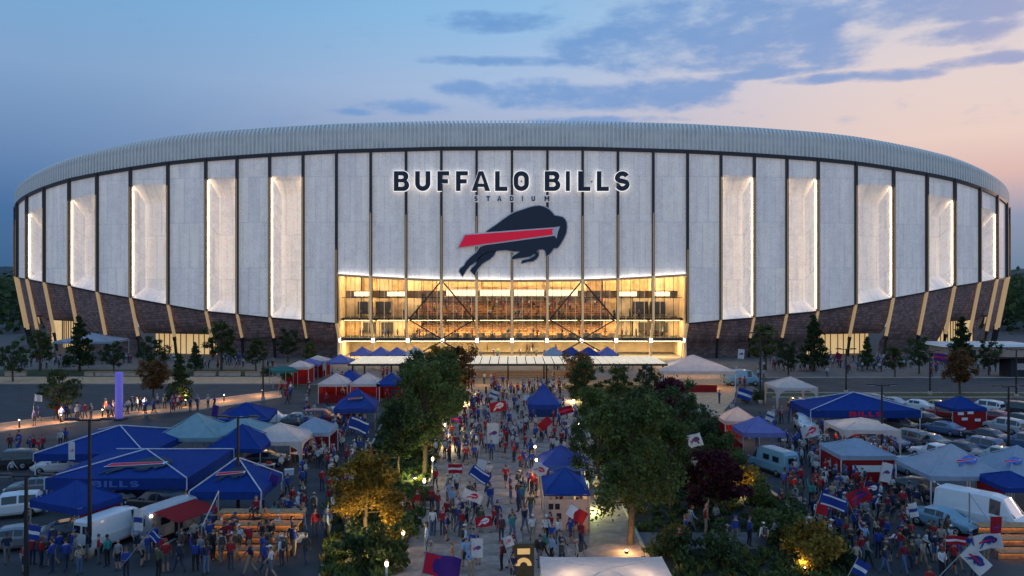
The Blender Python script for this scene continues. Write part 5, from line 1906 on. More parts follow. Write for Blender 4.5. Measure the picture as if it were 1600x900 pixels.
car('camper', 1207, 738, 112, K_T, 'pale turquoise camper van below the lavender tent', 'camper van', 'vans', sc=0.8)
car('van', 1158, 602, 5, K_T, 'pale blue van behind the large white marquee', 'van', 'vans')

# silver trailer with awning
p = G(262, 838)
tr = thing('caravan', 'rounded silver caravan trailer with a red awning', 'caravan', p, R(66))
m_alu = mat('caravan_aluminium', (0.5, 0.5, 0.5), 0.35, metal=0.5, noise=0.1)
m = M()
prof = [(-1.05, 0.5), (-1.08, 1.6), (-1.0, 2.15), (-0.7, 2.5), (0, 2.6), (0.7, 2.5), (1.0, 2.15), (1.08, 1.6), (1.05, 0.5)]
xs_ = [(-2.6, 0.86, -0.06), (-2.5, 0.97, 0), (-1.5, 1, 0), (1.5, 1, 0), (2.3, 0.97, 0), (2.6, 0.84, -0.1)]
for (x, k, dz) in xs_:
    for (a, z) in prof:
        m.v.append((x, a * k, 0.5 + (z - 0.5) * k + dz * 0))
n = len(prof)
for i in range(len(xs_) - 1):
    for j in range(n):
        k = (j + 1) % n
        m.f.append([i * n + j, i * n + k, (i + 1) * n + k, (i + 1) * n + j])
m.f += [list(range(n))[::-1], [(len(xs_) - 1) * n + j for j in range(n)]]
m.mi, m.sm = [0] * len(m.f), [False] * len(m.f)
mo = m.mesh('body', m_alu)
b_ = put('body', mo, tr)
put('rear_window', M().box((-2.6, 0, 1.7), (0.06, 0.9, 0.55)).mesh('rear_window', m_cglass), tr)
for xx in (-1.2, 1.2):
    put('side_window', M().box((xx, -1.08, 1.6), (0.9, 0.06, 0.5)).mesh('side_window', m_cglass), tr)
put('door', M().box((0.1, -1.09, 1.3), (0.75, 0.05, 1.5)).mesh('door', m_dark), tr)
put('awning', M().add([(-2.3, -1.0, 2.42), (1.9, -1.0, 2.42), (1.9, -3.6, 2.0), (-2.3, -3.6, 2.0), (-2.3, -1.0, 2.38), (1.9, -1.0, 2.38), (1.9, -3.6, 1.96), (-2.3, -3.6, 1.96)],
                      [(3, 2, 1, 0), (4, 5, 6, 7), (0, 1, 5, 4), (1, 2, 6, 5), (2, 3, 7, 6), (3, 0, 4, 7)]).mesh('awning', m_fabric), tr, color=C_RED)
for xx in (-2.2, 1.8):
    put('awning_pole', M().bar((xx, -3.55, 0), (xx, -3.55, 1.97), 0.05).mesh('awning_pole', m_steel), tr)
for s_ in (-1, 1):
    ty = M().lathe([(0.2, -0.1), (0.34, -0.09), (0.34, 0.09), (0.2, 0.1)], 14, axis='Y')
    w_ = put('wheel', ty.mesh('wheel', m_black), tr, (0, s_ * 0.98, 0.34))
    put('rim', M().lathe([(0.2, -0.105), (0.2, 0.105)], 10, axis='Y').mesh('rim', m_rim), w_)
put('tow_bar', M().bar((2.5, 0, 0.5), (3.5, 0, 0.45), 0.1).mesh('tow_bar', m_dark), tr)
tr.scale = (0.76, 0.76, 0.84)
VEH.append((p.x, p.y))
lt = put('porch_light', M().box((-2.5, -1.0, 2.2), (0.14, 0.14, 0.14)).mesh('porch_light', m_bulb), tr)


# ------------------------------------------------------------------ picnic gear round the tents
def cooler(px, py, col, lab, rz=0.3):
    t = thing('cooler', lab, 'cooler', G(px, py), rz, 'coolers by the tents')
    put('body', M().box((0, 0, 0.2), (0.7, 0.4, 0.4), taper=1.05).mesh('body', m_fabric2), t, color=col)
    put('lid', M().box((0, 0, 0.435), (0.74, 0.44, 0.07)).mesh('lid', m_white), t)
    put('handle', M().bar((-0.39, 0, 0.3), (-0.39, 0, 0.42), 0.03, 0.2).mesh('handle', m_dark), t)


def table(px, py, lab, rz=0.0, col=(0.6, 0.6, 0.58)):
    t = thing('folding_table', lab, 'table', G(px, py), rz, 'folding tables by the tents')
    put('table_top', M().box((0, 0, 0.73), (1.8, 0.75, 0.04)).mesh('table_top', m_fabric2), t, color=col)
    for sx_ in (-0.8, 0.8):
        for sy_ in (-0.3, 0.3):
            put('leg', M().box((sx_, sy_, 0.355), (0.04, 0.04, 0.71)).mesh('leg', m_steel), t)
    b = thing('cup_stack', 'cups and boxes on the ' + lab, 'cups', (t.location.x, t.location.y, 0.75), rz)
    put('box', M().box((0.4, 0.05, 0.1), (0.4, 0.3, 0.2)).mesh('box', m_redc), b)
    put('cup', M().lathe([(0.035, 0), (0.05, 0.14)], 8, c=(-0.3, 0, 0)).mesh('cup', m_white), b)
    put('cup', M().lathe([(0.035, 0), (0.05, 0.14)], 8, c=(-0.45, 0.1, 0)).mesh('cup', m_white), b)


m_fabric2 = mat('moulded_plastic', (0.5, 0.5, 0.5), 0.5, objcol=True, noise=0.08)
m_redc = mat('red_carton', (0.45, 0.04, 0.03), 0.7)
for (px, py, c_, lab) in ((300, 842, K_R, 'red cooler beside the caravan awning'), (452, 742, K_W, 'white cooler by the white open tent on the left'), (128, 806, K_B, 'blue cooler before the big logo tent'),
                          (520, 760, K_W, 'white cooler in the left lot near the golden tree'), (1322, 742, K_R, 'red cooler left of the pale grey tent'), (1420, 760, K_W, 'white cooler near the dark sedan in the right crowd'),
                          (1240, 730, K_B, 'blue cooler right of the camper van'), (1400, 850, K_B, 'blue cooler in the lower right crowd'), (1460, 866, K_W, 'white cooler left of the lower right flags'), (470, 846, K_W, 'white cooler right of the timber seating steps')):
    cooler(px, py, c_, lab, random.uniform(0, 3))
for (px, py, lab) in ((412, 740, 'folding table under the white open tent on the left'), (470, 722, 'folding table by the rosy walled tent'), (330, 820, 'folding table under the logo tent by the terrace'),
                      (1300, 748, 'folding table left of the pale grey tent'), (1350, 706, 'folding table under the white tent with arched curtains'), (1236, 700, 'folding table right of the lavender tent'), (1420, 690, 'folding table under the big lettered tent')):
    table(px, py, lab, random.uniform(-.4, .4))

# ================================================================== PEOPLE
m_skin = mat('skin', (0.5, 0.3, 0.21), 0.6, noise=0.05)
_t = m_skin.node_tree
_oi = N(_t, 'ShaderNodeObjectInfo')
_t.links.new(ramp(_t, _oi.outputs['Random'], [(0, (0.52, 0.32, 0.23, 1)), (0.6, (0.42, 0.25, 0.17, 1)), (0.8, (0.25, 0.14, 0.09, 1)), (1, (0.12, 0.065, 0.045, 1))]), _t.nodes['Principled BSDF'].inputs['Base Color'])
m_top = mat('garment', (0.5, 0.5, 0.5), 0.85, objcol=True, noise=0.12, nscale=6)
m_trs = mat('trousers', (0.1, 0.1, 0.1), 0.85, noise=0.1)
_t = m_trs.node_tree
_oi = N(_t, 'ShaderNodeObjectInfo')
TRC = [(0.03, 0.045, 0.09), (0.018, 0.018, 0.02), (0.33, 0.25, 0.16), (0.15, 0.15, 0.16), (0.09, 0.15, 0.27), (0.02, 0.025, 0.06)]
TRN = ['dark jeans', 'black trousers', 'khaki trousers', 'grey trousers', 'blue jeans', 'navy trousers']
_t.links.new(ramp(_t, mth(_t, 'DIVIDE', _oi.outputs['Object Index'], 6.0), [(k / 6.0 + 0.01 if k else 0, (*c, 1)) for k, c in enumerate([TRC[0]] + [TRC[k] for k in range(1, 6)])], 'CONSTANT'), _t.nodes['Principled BSDF'].inputs['Base Color'])
_cr = [n for n in _t.nodes if n.type == 'VALTORGB'][0].color_ramp
for k, e in enumerate(_cr.elements):
    e.position = max(0, k / 6.0 - 0.02)
m_shoe = mat('shoe', (0.05, 0.05, 0.05), 0.7, noise=0.3)
m_hair = mat('hair', (0.05, 0.03, 0.02), 0.7)
_t = m_hair.node_tree
_oi = N(_t, 'ShaderNodeObjectInfo')
_t.links.new(ramp(_t, mth(_t, 'FRACT', mth(_t, 'MULTIPLY', _oi.outputs['Random'], 7.3)), [(0, (0.02, 0.015, 0.012, 1)), (0.5, (0.06, 0.035, 0.02, 1)), (0.8, (0.14, 0.08, 0.035, 1)), (1, (0.3, 0.2, 0.09, 1))]), _t.nodes['Principled BSDF'].inputs['Base Color'])

BASEJ = {'pel': (0, 0, .97), 'bel': (0, .0, 1.12), 'che': (0, .0, 1.32), 'nek': (0, .015, 1.47), 'hea': (0, 0, 1.56)}
ARM = {'sh': (.175, .0, 1.40), 'el': (.235, .03, 1.13), 'wr': (.25, -.05, .89), 'pa': (.252, -.075, .81)}
LEG = {'hi': (.09, 0, .92), 'kn': (.1, -.02, .5), 'an': (.1, .03, .085), 'to': (.115, -.15, .035)}
POSES = {
    'standing': ({}, {}, {}, {}),
    'walking': ({'kn': (.09, -.14, .52), 'an': (.09, -.28, .1), 'to': (.1, -.45, .07)}, {'kn': (-.09, .06, .5), 'an': (-.09, .3, .14), 'to': (-.1, .16, .04)}, {'el': (.22, .16, 1.16), 'wr': (.22, .14, .92), 'pa': (.22, .11, .84)}, {'el': (-.23, -.1, 1.15), 'wr': (-.2, -.28, .98), 'pa': (-.19, -.33, .92)}),
    'striding': ({'kn': (.09, .04, .5), 'an': (.09, .27, .13), 'to': (.1, .13, .04)}, {'kn': (-.09, -.15, .53), 'an': (-.09, -.24, .1), 'to': (-.1, -.41, .06)}, {'el': (.22, -.1, 1.15), 'wr': (.2, -.27, .98), 'pa': (.19, -.32, .92)}, {'el': (-.22, .15, 1.16), 'wr': (-.22, .16, .92), 'pa': (-.22, .13, .84)}),
    'with folded arms': ({}, {}, {'el': (.25, .0, 1.14), 'wr': (.02, -.2, 1.16), 'pa': (-.06, -.2, 1.18)}, {'el': (-.25, .0, 1.14), 'wr': (-.02, -.24, 1.13), 'pa': (.06, -.22, 1.14)}),
    'with one arm raised': ({}, {'an': (-.13, .0, .085), 'to': (-.16, -.17, .035)}, {'el': (.27, -.08, 1.64), 'wr': (.22, -.12, 1.9), 'pa': (.21, -.12, 1.98)}, {}),
    'with both arms raised': ({'kn': (.12, -.03, .5), 'an': (.14, .02, .085), 'to': (.17, -.15, .035)}, {}, {'el': (.3, -.05, 1.6), 'wr': (.3, -.1, 1.87), 'pa': (.3, -.11, 1.95)}, {'el': (-.3, -.05, 1.6), 'wr': (-.32, -.08, 1.87), 'pa': (-.32, -.1, 1.95)}),
    'talking with one hand out': ({'an': (.13, .05, .085), 'to': (.17, -.12, .035)}, {}, {'el': (.24, -.02, 1.13), 'wr': (.2, -.27, 1.15), 'pa': (.19, -.34, 1.18)}, {'el': (-.25, .08, 1.14), 'wr': (-.17, -.1, 1.0), 'pa': (-.13, -.13, .97)}),
    'sitting': ({'hi': (.09, 0, .47), 'kn': (.11, -.42, .5), 'an': (.11, -.42, .09), 'to': (.12, -.6, .04)}, {'hi': (-.09, 0, .47), 'kn': (-.12, -.42, .5), 'an': (-.12, -.38, .09), 'to': (-.13, -.56, .04)}, {'el': (.24, -.05, .7), 'wr': (.16, -.28, .62), 'pa': (.14, -.35, .6)}, {'el': (-.24, -.05, .7), 'wr': (-.16, -.28, .62), 'pa': (-.14, -.35, .6)}),
    'holding a pole': ({}, {}, {'el': (.23, -.06, 1.14), 'wr': (.08, -.3, 1.12), 'pa': (.02, -.33, 1.12)}, {'el': (-.23, -.05, 1.12), 'wr': (-.06, -.3, .98), 'pa': (.0, -.33, .98)}),
}


def ellip(m, c, r, mi, cut=None, ns=10, nr=7):
    vs, idx = [], {}
    for a in range(nr + 1):
        th = math.pi * a / nr
        for b in range(ns):
            ph = 2 * math.pi * b / ns
            idx[(a, b)] = len(vs)
            vs.append(Vector((c[0] + r[0] * math.sin(th) * math.cos(ph), c[1] + r[1] * math.sin(th) * math.sin(ph), c[2] + r[2] * math.cos(th))))
    fs = []
    for a in range(nr):
        for b in range(ns):
            q = [idx[(a, b)], idx[(a + 1, b)], idx[(a + 1, (b + 1) % ns)], idx[(a, (b + 1) % ns)]]
            cc = sum((vs[i] for i in q), Vector()) / 4
            if cut is None or cut(cc - Vector(c)):
                fs.append(q)
    m.add(vs, fs, mi, True)


def person_mesh(pose, longs, shorts, hair, bag=False):
    dL, dR, aL, aR = POSES[pose]
    drop = 0.5 if pose == 'sitting' else 0.0
    J = {k: Vector(v) - Vector((0, 0, drop)) for k, v in BASEJ.items()}
    if 'ing' in pose and pose in ('walking', 'striding'):
        for k in ('che', 'nek', 'hea'):
            J[k] += Vector((0, -.03, 0))
    for s_, tagc, ov_l, ov_a in ((1, 'L', dL, aL), (-1, 'R', dR, aR)):
        for k, v in LEG.items():
            J[k + tagc] = Vector(ov_l.get(k, (v[0] * s_, v[1], v[2])))
        for k, v in ARM.items():
            J[k + tagc] = Vector(ov_a.get(k, (v[0] * s_, v[1], v[2] - drop)))
    rad = {'pel': (.15, .105), 'bel': (.135, .095), 'che': (.165, .11), 'nek': (.055, .055), 'hea': (.05, .05), 'sh': (.062, .062), 'el': (.045, .045), 'wr': (.031, .028), 'pa': (.042, .022),
           'hi': (.09, .09), 'kn': (.06, .06), 'an': (.045, .05), 'to': (.042, .03)}
    E = [('pel', 'bel', 't'), ('bel', 'che', 't'), ('che', 'nek', 'n'), ('nek', 'hea', 's')]
    for c in 'LR':
        E += [('che', 'sh' + c, 't'), ('sh' + c, 'el' + c, 't'), ('el' + c, 'wr' + c, 't' if longs else 's'), ('wr' + c, 'pa' + c, 's'),
              ('pel', 'hi' + c, 'l'), ('hi' + c, 'kn' + c, 'l'), ('kn' + c, 'an' + c, 's' if shorts else 'l'), ('an' + c, 'to' + c, 'f')]
    names = list(J)
    bm = bmesh.new()
    lay = bm.verts.layers.skin.verify()
    bv = {}
    for k in names:
        v = bm.verts.new(J[k])
        r = rad[k if k in rad else k[:-1]]
        v[lay].radius = r
        v[lay].use_root = (k == 'pel')
        bv[k] = v
    for (a, b, _) in E:
        bm.edges.new((bv[a], bv[b]))
    me = bpy.data.meshes.new('person')
    bm.to_mesh(me)
    bm.free()
    o = bpy.data.objects.new('person', me)
    COL.objects.link(o)
    sk = o.modifiers.new('skin', 'SKIN')
    sk.use_smooth_shade = True
    ss = o.modifiers.new('sub', 'SUBSURF')
    ss.levels = ss.render_levels = 1
    bpy.context.view_layer.update()
    em = bpy.data.meshes.new_from_object(o.evaluated_get(bpy.context.evaluated_depsgraph_get()))
    bpy.data.objects.remove(o)
    m = M()
    m.v = [tuple(v.co) for v in em.vertices]
    for p in em.polygons:
        c = p.center
        best, bt = 9e9, 't'
        for (a, b, g) in E:
            A, B = J[a], J[b]
            d = B - A
            k = max(0, min(1, (c - A).dot(d) / d.length_squared))
            q = (c - A - d * k).length
            if g in 'sn' and a == 'nek':
                q -= 0.02
            if q < best:
                best, bt = q, g
        if bt == 'n':
            bt = 't'
        if bt == 't' and c.z < 1.02 - drop and abs(c.x) < .19 and c.z > 0.4:
            bt = 't'
        m.f.append(list(p.vertices))
        m.mi.append({'s': 0, 't': 1, 'l': 2, 'f': 3}[bt])
        m.sm.append(True)
    bpy.data.meshes.remove(em)
    bpy.data.meshes.remove(me)
    h = J['hea'] + Vector((0, -.025, .085))
    ellip(m, h, (.074, .092, .115), 0)
    m.add([h + Vector(v) for v in ((0, -.115, -.02), (-.016, -.085, -.03), (.016, -.085, -.03), (0, -.088, .025))], [(0, 1, 3), (0, 3, 2), (0, 2, 1)], 0)
    for s_ in (-1, 1):
        m.box(h + Vector((s_ * .075, .005, -.005)), (.016, .03, .05), 0)
        m.box(h + Vector((s_ * .028, -.082, .012)), (.018, .012, .01), 4)
    m.box(h + Vector((0, -.084, -.06)), (.04, .01, .01), 0)
    if hair == 'cap':
        ellip(m, h + Vector((0, .004, .02)), (.083, .1, .108), 1, lambda d: d.z > 0.02)
        m.box(h + Vector((0, -.13, .045)), (.11, .09, .012), 1)
        ellip(m, h + Vector((0, .008, .0)), (.079, .098, .115), 4, lambda d: d.y > 0.02 and -0.07 < d.z < .03)
    else:
        lo_ = -0.04 if hair == 'short' else -0.115
        ellip(m, h + Vector((0, .01, .008)), (.083, .1, .12), 4, lambda d: d.z > .045 or (d.y > -.01 and d.z > lo_))
        if hair == 'long':
            ellip(m, h + Vector((0, .06, -.09)), (.085, .055, .15), 4)
    if bag:
        c_ = J['che'] + Vector((0, .17, -.06))
        m.box(c_, (.28, .14, .40), 3, taper=.85)
        m.box(c_ + Vector((0, .09, -.08)), (.2, .06, .2), 3)
        for s_ in (-1, 1):
            m.bar(J['che'] + Vector((s_ * .1, -.115, .04)), J['che'] + Vector((s_ * .1, .1, .14)), .035, .02, 3)
    # hands: four unequal fingers and a thumb off the side of the palm
    for c, s_ in (('L', 1), ('R', -1)):
        d = (J['pa' + c] - J['wr' + c]).normalized()
        side = Vector((0, -1, 0)) if abs(d.y) < .8 else Vector((-s_, 0, 0))
        side = (side - d * side.dot(d)).normalized()
        nn = d.cross(side)
        base = J['pa' + c] + d * .015
        for k, l in enumerate((.065, .075, .07, .052)):
            p0 = base + side * (.027 - .018 * k)
            p1 = p0 + d * l * .55 + nn * .008 * s_
            p2 = p1 + d * l * .4 + nn * .022 * s_
            m.tube(p0, p1, .0095, .0085, 5, 0, False)
            m.tube(p1, p2, .0085, .006, 5, 0)
        tb = J['wr' + c] + d * .03 + side * .025
        m.tube(tb, tb + (d * .6 + side * .8) * .055, .011, .007, 5, 0)
    return m.mesh('person', [m_skin, m_top, m_trs, m_shoe, m_hair])


PM = {}
rngm = random.Random(77)
for pose in POSES:
    PM[pose] = []
    for v in range(4):
        longs, shorts, hair = (v != 1), (v == 1), ('short', 'cap', 'long', 'cap')[v]
        PM[pose].append((person_mesh(pose, longs, shorts, hair, v == 3), longs, shorts, hair))
TOPS = [('red', (0.36, 0.02, 0.026), 19), ('royal blue', (0.022, 0.055, 0.28), 19), ('navy', (0.018, 0.024, 0.07), 12), ('white', (0.7, 0.69, 0.68), 13), ('grey', (0.24, 0.24, 0.26), 9),
        ('black', (0.02, 0.02, 0.022), 8), ('light blue', (0.28, 0.42, 0.62), 5), ('dark red', (0.2, 0.015, 0.03), 5), ('teal', (0.04, 0.24, 0.23), 2), ('orange', (0.55, 0.17, 0.03), 2), ('beige', (0.42, 0.34, 0.25), 6), ('olive', (0.09, 0.1, 0.05), 4), ('brown', (0.13, 0.075, 0.045), 4), ('charcoal', (0.055, 0.06, 0.065), 8)]
PEOPLE = []                    # (x, y, z, rz, pose, variant, top, trouser, area, fixed mesh scale)
rngp = random.Random(2024)


def pick_top(w=None):
    tot = sum(t[2] for t in TOPS)
    r = rngp.uniform(0, tot)
    for t in TOPS:
        r -= t[2]
        if r <= 0:
            return t
    return TOPS[0]


def top_named(nm):
    return [t for t in TOPS if t[0] == nm][0]


def free(x, y, dmin):
    for q in PEOPLE:
        if abs(q[0] - x) < dmin and abs(q[1] - y) < dmin:
            return False
    for (vx, vy) in VEH:
        if abs(vx - x) < 2.3 and abs(vy - y) < 2.3:
            return False
    return True


def add_person(x, y, area, pose=None, top=None, rz=None, z=0.0, var=None, trs=None, force=False, dmin=0.55):
    if not force and not free(x, y, dmin):
        return False
    pose = pose or rngp.choices(['standing', 'walking', 'striding', 'with folded arms', 'with one arm raised', 'with both arms raised', 'talking with one hand out'], [27, 26, 21, 11, 2, 1, 12])[0]
    top = top_named(top) if top else pick_top()
    PEOPLE.append((x, y, z, rngp.uniform(0, 6.28) if rz is None else rz, pose, rngp.randrange(4) if var is None else var, top, rngp.choices(range(6), [26, 26, 12, 12, 14, 10])[0] if trs is None else trs, area))
    return True


def scatter(n, area, y0, y1, xa, xb, bias=1.0, group=0.4, dmin=0.55):
    """n people with feet between photo rows y0..y1 and columns xa(py)..xb(py), often in little groups"""
    left = n
    tries = 0
    while left > 0 and tries < n * 40:
        tries += 1
        py = y0 + (y1 - y0) * rngp.random() ** bias
        a, b = xa(py) if callable(xa) else xa, xb(py) if callable(xb) else xb
        p = G(rngp.uniform(a, b), py)
        if add_person(p.x, p.y, area, dmin=dmin):
            left -= 1
            if rngp.random() < group:
                for _ in range(rngp.choice((1, 1, 2, 3))):
                    an = rngp.uniform(0, 6.28)
                    if left > 0 and add_person(p.x + math.cos(an) * 0.8, p.y + math.sin(an) * 0.8, area, dmin=dmin):
                        left -= 1


# ------------------------------------------------------------------ flags and banners with their bearers
FLAGC = {'white': (0.75, 0.73, 0.71), 'red': (0.5, 0.015, 0.03), 'blue': (0.02, 0.06, 0.33), 'dark red': (0.22, 0.01, 0.05), 'purple': (0.1, 0.03, 0.25), 'navy': (0.02, 0.03, 0.1)}
rngf = random.Random(4)


_PG = {}


def poly_grid(poly):
    k = id(poly)
    if k not in _PG:
        bm = bmesh.new()
        bm.faces.new([bm.verts.new((p[0], p[1], 0)) for p in poly])
        bmesh.ops.triangulate(bm, faces=bm.faces[:])
        for _ in range(2):
            bmesh.ops.subdivide_edges(bm, edges=[g for g in bm.edges if g.calc_length() > 60], cuts=1)
            bmesh.ops.triangulate(bm, faces=bm.faces[:])
        bm.verts.index_update()
        _PG[k] = ([(v.co.x, v.co.y) for v in bm.verts], [[v.index for v in f.verts] for f in bm.faces])
        bm.free()
    return _PG[k]


def flag(px, py, wpx, hpx, tilt, colr, design, label, zc=2.7, bearer=True, area='on the central walkway', top=None, flip=False):
    y = (HC - zc) * F / (py - HY)
    w, h = wpx * y / F, hpx * y / F
    c = Vector(((px - 800) / F * y, y, zc))
    rot = Euler((0, R(tilt), 0)).to_matrix()
    sg = -1 if flip else 1
    foot = c + rot @ Vector((-sg * w / 2, 0, -h / 2 - 0.1))
    ext = 0.1
    if foot.z > 1.0:
        dz = abs((rot @ Vector((0, 0, 1))).z)
        ext += min(2.4, (foot.z - 0.95) / max(0.35, dz))
    foot = c + rot @ Vector((-sg * w / 2, 0, -h / 2 - ext))
    t = thing('flag', label, 'flag', foot)
    t.rotation_euler = (0, R(tilt), 0)
    t['group'] = 'flags waved by the crowd'
    put('pole', M().tube((0, 0, -0.15), (0, 0, ext + h + 0.08), 0.022, 0.016, 6).mesh('pole', m_steel), t)
    ph = rngf.uniform(0, 6)
    amp = 0.085 * w

    def wave(x, z):
        return amp * math.sin(x / w * 6.5 + z / h * 1.3 + ph) * (0.25 + abs(x) / w)
    m = M()
    NX, NZ = 12, 5
    for lay in (-0.01, 0.01):
        b0 = len(m.v)
        for i in range(NX + 1):
            for j in range(NZ + 1):
                x, z = sg * (0.02 + w * i / NX), h * j / NZ
                m.v.append((x, wave(x, z) + lay, ext + z - 0.04 * w * (i / NX) ** 2))
        for i in range(NX):
            for j in range(NZ):
                q = [b0 + i * (NZ + 1) + j, b0 + (i + 1) * (NZ + 1) + j, b0 + (i + 1) * (NZ + 1) + j + 1, b0 + i * (NZ + 1) + j + 1]
                m.f.append(q if (lay < 0) == (sg > 0) else q[::-1])
                m.mi.append(0)
                m.sm.append(True)
    cl = put('cloth', m.mesh('cloth', m_cloth), t, color=FLAGC[colr])
    if design in ('emblem', 'emblem_white', 'emblem_red'):
        s_ = min(w * 0.74 / 690, h * 0.8 / 450)
        m = M()
        bm_ = {'emblem': m_bluelogo, 'emblem_white': m_white, 'emblem_red': m_redp}[design]
        for poly, mi, e in ((BODY, 0, 0.016), (HIND, 0, 0.016), (FORE, 0, 0.016), (STRIPE, 1, 0.024)):
            pv_, pf_ = poly_grid(poly)
            for sd2 in (-1, 1):
                vs = []
                for (gx, gy) in pv_:
                    X, Z = sg * w / 2 + (gx - 800) * s_, h / 2 - (gy - 500) * s_
                    vs.append((X, wave(X, Z) + sd2 * e * 1.3, ext + Z - 0.04 * w * (X / w) ** 2))
                m.add(vs, pf_, mi)
        put('emblem', m.mesh('emblem', [bm_, m_redp if design != 'emblem_red' else m_white]), cl)
    elif design in ('stripe', 'split', 'border'):
        m = M()
        spans = {'stripe': (0, 1, .38, .62), 'split': (.02, .45, 0.02, .98), 'border': (.08, .92, .08, .2)}
        sets = [spans[design]] + ([(.08, .92, .8, .92)] if design == 'border' else [])
        for (u0, u1, v0, v1) in sets:
            K = 10
            pts = []
            for i in range(K + 1):
                pts.append((u0 + (u1 - u0) * i / K))
            b0 = len(m.v)
            for e in (-0.016, 0.016):
                for u in pts:
                    for vv in (v0, v1):
                        x, z = sg * w * u, h * vv
                        m.v.append((x, wave(x, z) + e, ext + z - 0.04 * w * u * u))
            for lay in (0, 1):
                for i in range(K):
                    o_ = b0 + lay * 2 * (K + 1) + i * 2
                    m.f.append([o_, o_ + 2, o_ + 3, o_ + 1])
                    m.mi.append(0)
                    m.sm.append(True)
        put('stripe', m.mesh('stripe', m_white if colr in ('blue', 'navy') else (m_bluelogo if colr == 'white' else m_redp if colr != 'red' else m_white)), cl)
    if bearer:
        fx, fy = foot.x, foot.y
        add_person(fx, fy + 0.33, area, 'holding a pole', top, 0.0, force=True)


m_bluelogo = mat('blue_print', (0.03, 0.05, 0.25), 0.6)
FL = [
    (770, 677, 18, 32, 0, 'white', 'emblem', 'white upright banner with buffalo emblem in the middle of the walkway', 1.9), (745, 856, 18, 30, 0, 'white', 'emblem', 'white upright banner with emblem near the bottom of the walkway', 1.7),
    (778, 635, 26, 15, -12, 'red', 'emblem_white', 'red flag with pale emblem far along the walkway', 2.8), (772, 616, 14, 12, 18, 'white', 'stripe', 'small white flag far along the walkway', 2.8),
    (750, 742, 34, 18, 32, 'blue', 'border', 'blue flag with white edge bands tilted over the walkway crowd', 2.6), (738, 775, 32, 15, 22, 'white', 'emblem_red', 'white flag with red emblem drooping on the left walkway', 2.2),
    (711, 732, 22, 14, -4, 'red', 'stripe', 'small red flag at the left walkway edge', 2.7), (752, 726, 14, 16, 14, 'white', 'plain', 'white pennant beside the blue flag on the walkway', 2.9),
    (843, 733, 22, 18, 28, 'white', 'emblem_red', 'white flag with red emblem next to the stall tents', 2.6), (851, 662, 22, 13, -42, 'red', 'plain', 'plain red flag tilted steeply on the far walkway', 2.6),
    (884, 641, 22, 12, -18, 'dark red', 'stripe', 'dark red flag at the far right of the walkway', 2.6), (755, 815, 26, 16, -6, 'red', 'emblem_white', 'red flag with pale emblem in the bottom walkway crowd', 2.5),
    (794, 846, 14, 16, -20, 'white', 'emblem_red', 'small white and red flag near the bottom of the walkway', 2.3), (901, 803, 32, 20, 30, 'red', 'split', 'red and blue flag drooping before the cream booth', 2.2),
    (690, 884, 56, 34, 10, 'purple', 'split', 'big purple and red flag at the bottom left of the walkway', 2.4), (832, 622, 30, 9, 4, 'navy', 'split', 'narrow dark red and blue flag by the far blue tent', 2.4),
    (712, 655, 16, 9, 8, 'purple', 'stripe', 'small purple flag at the left tree row', 2.6),
]
for r in FL:
    flag(*r)
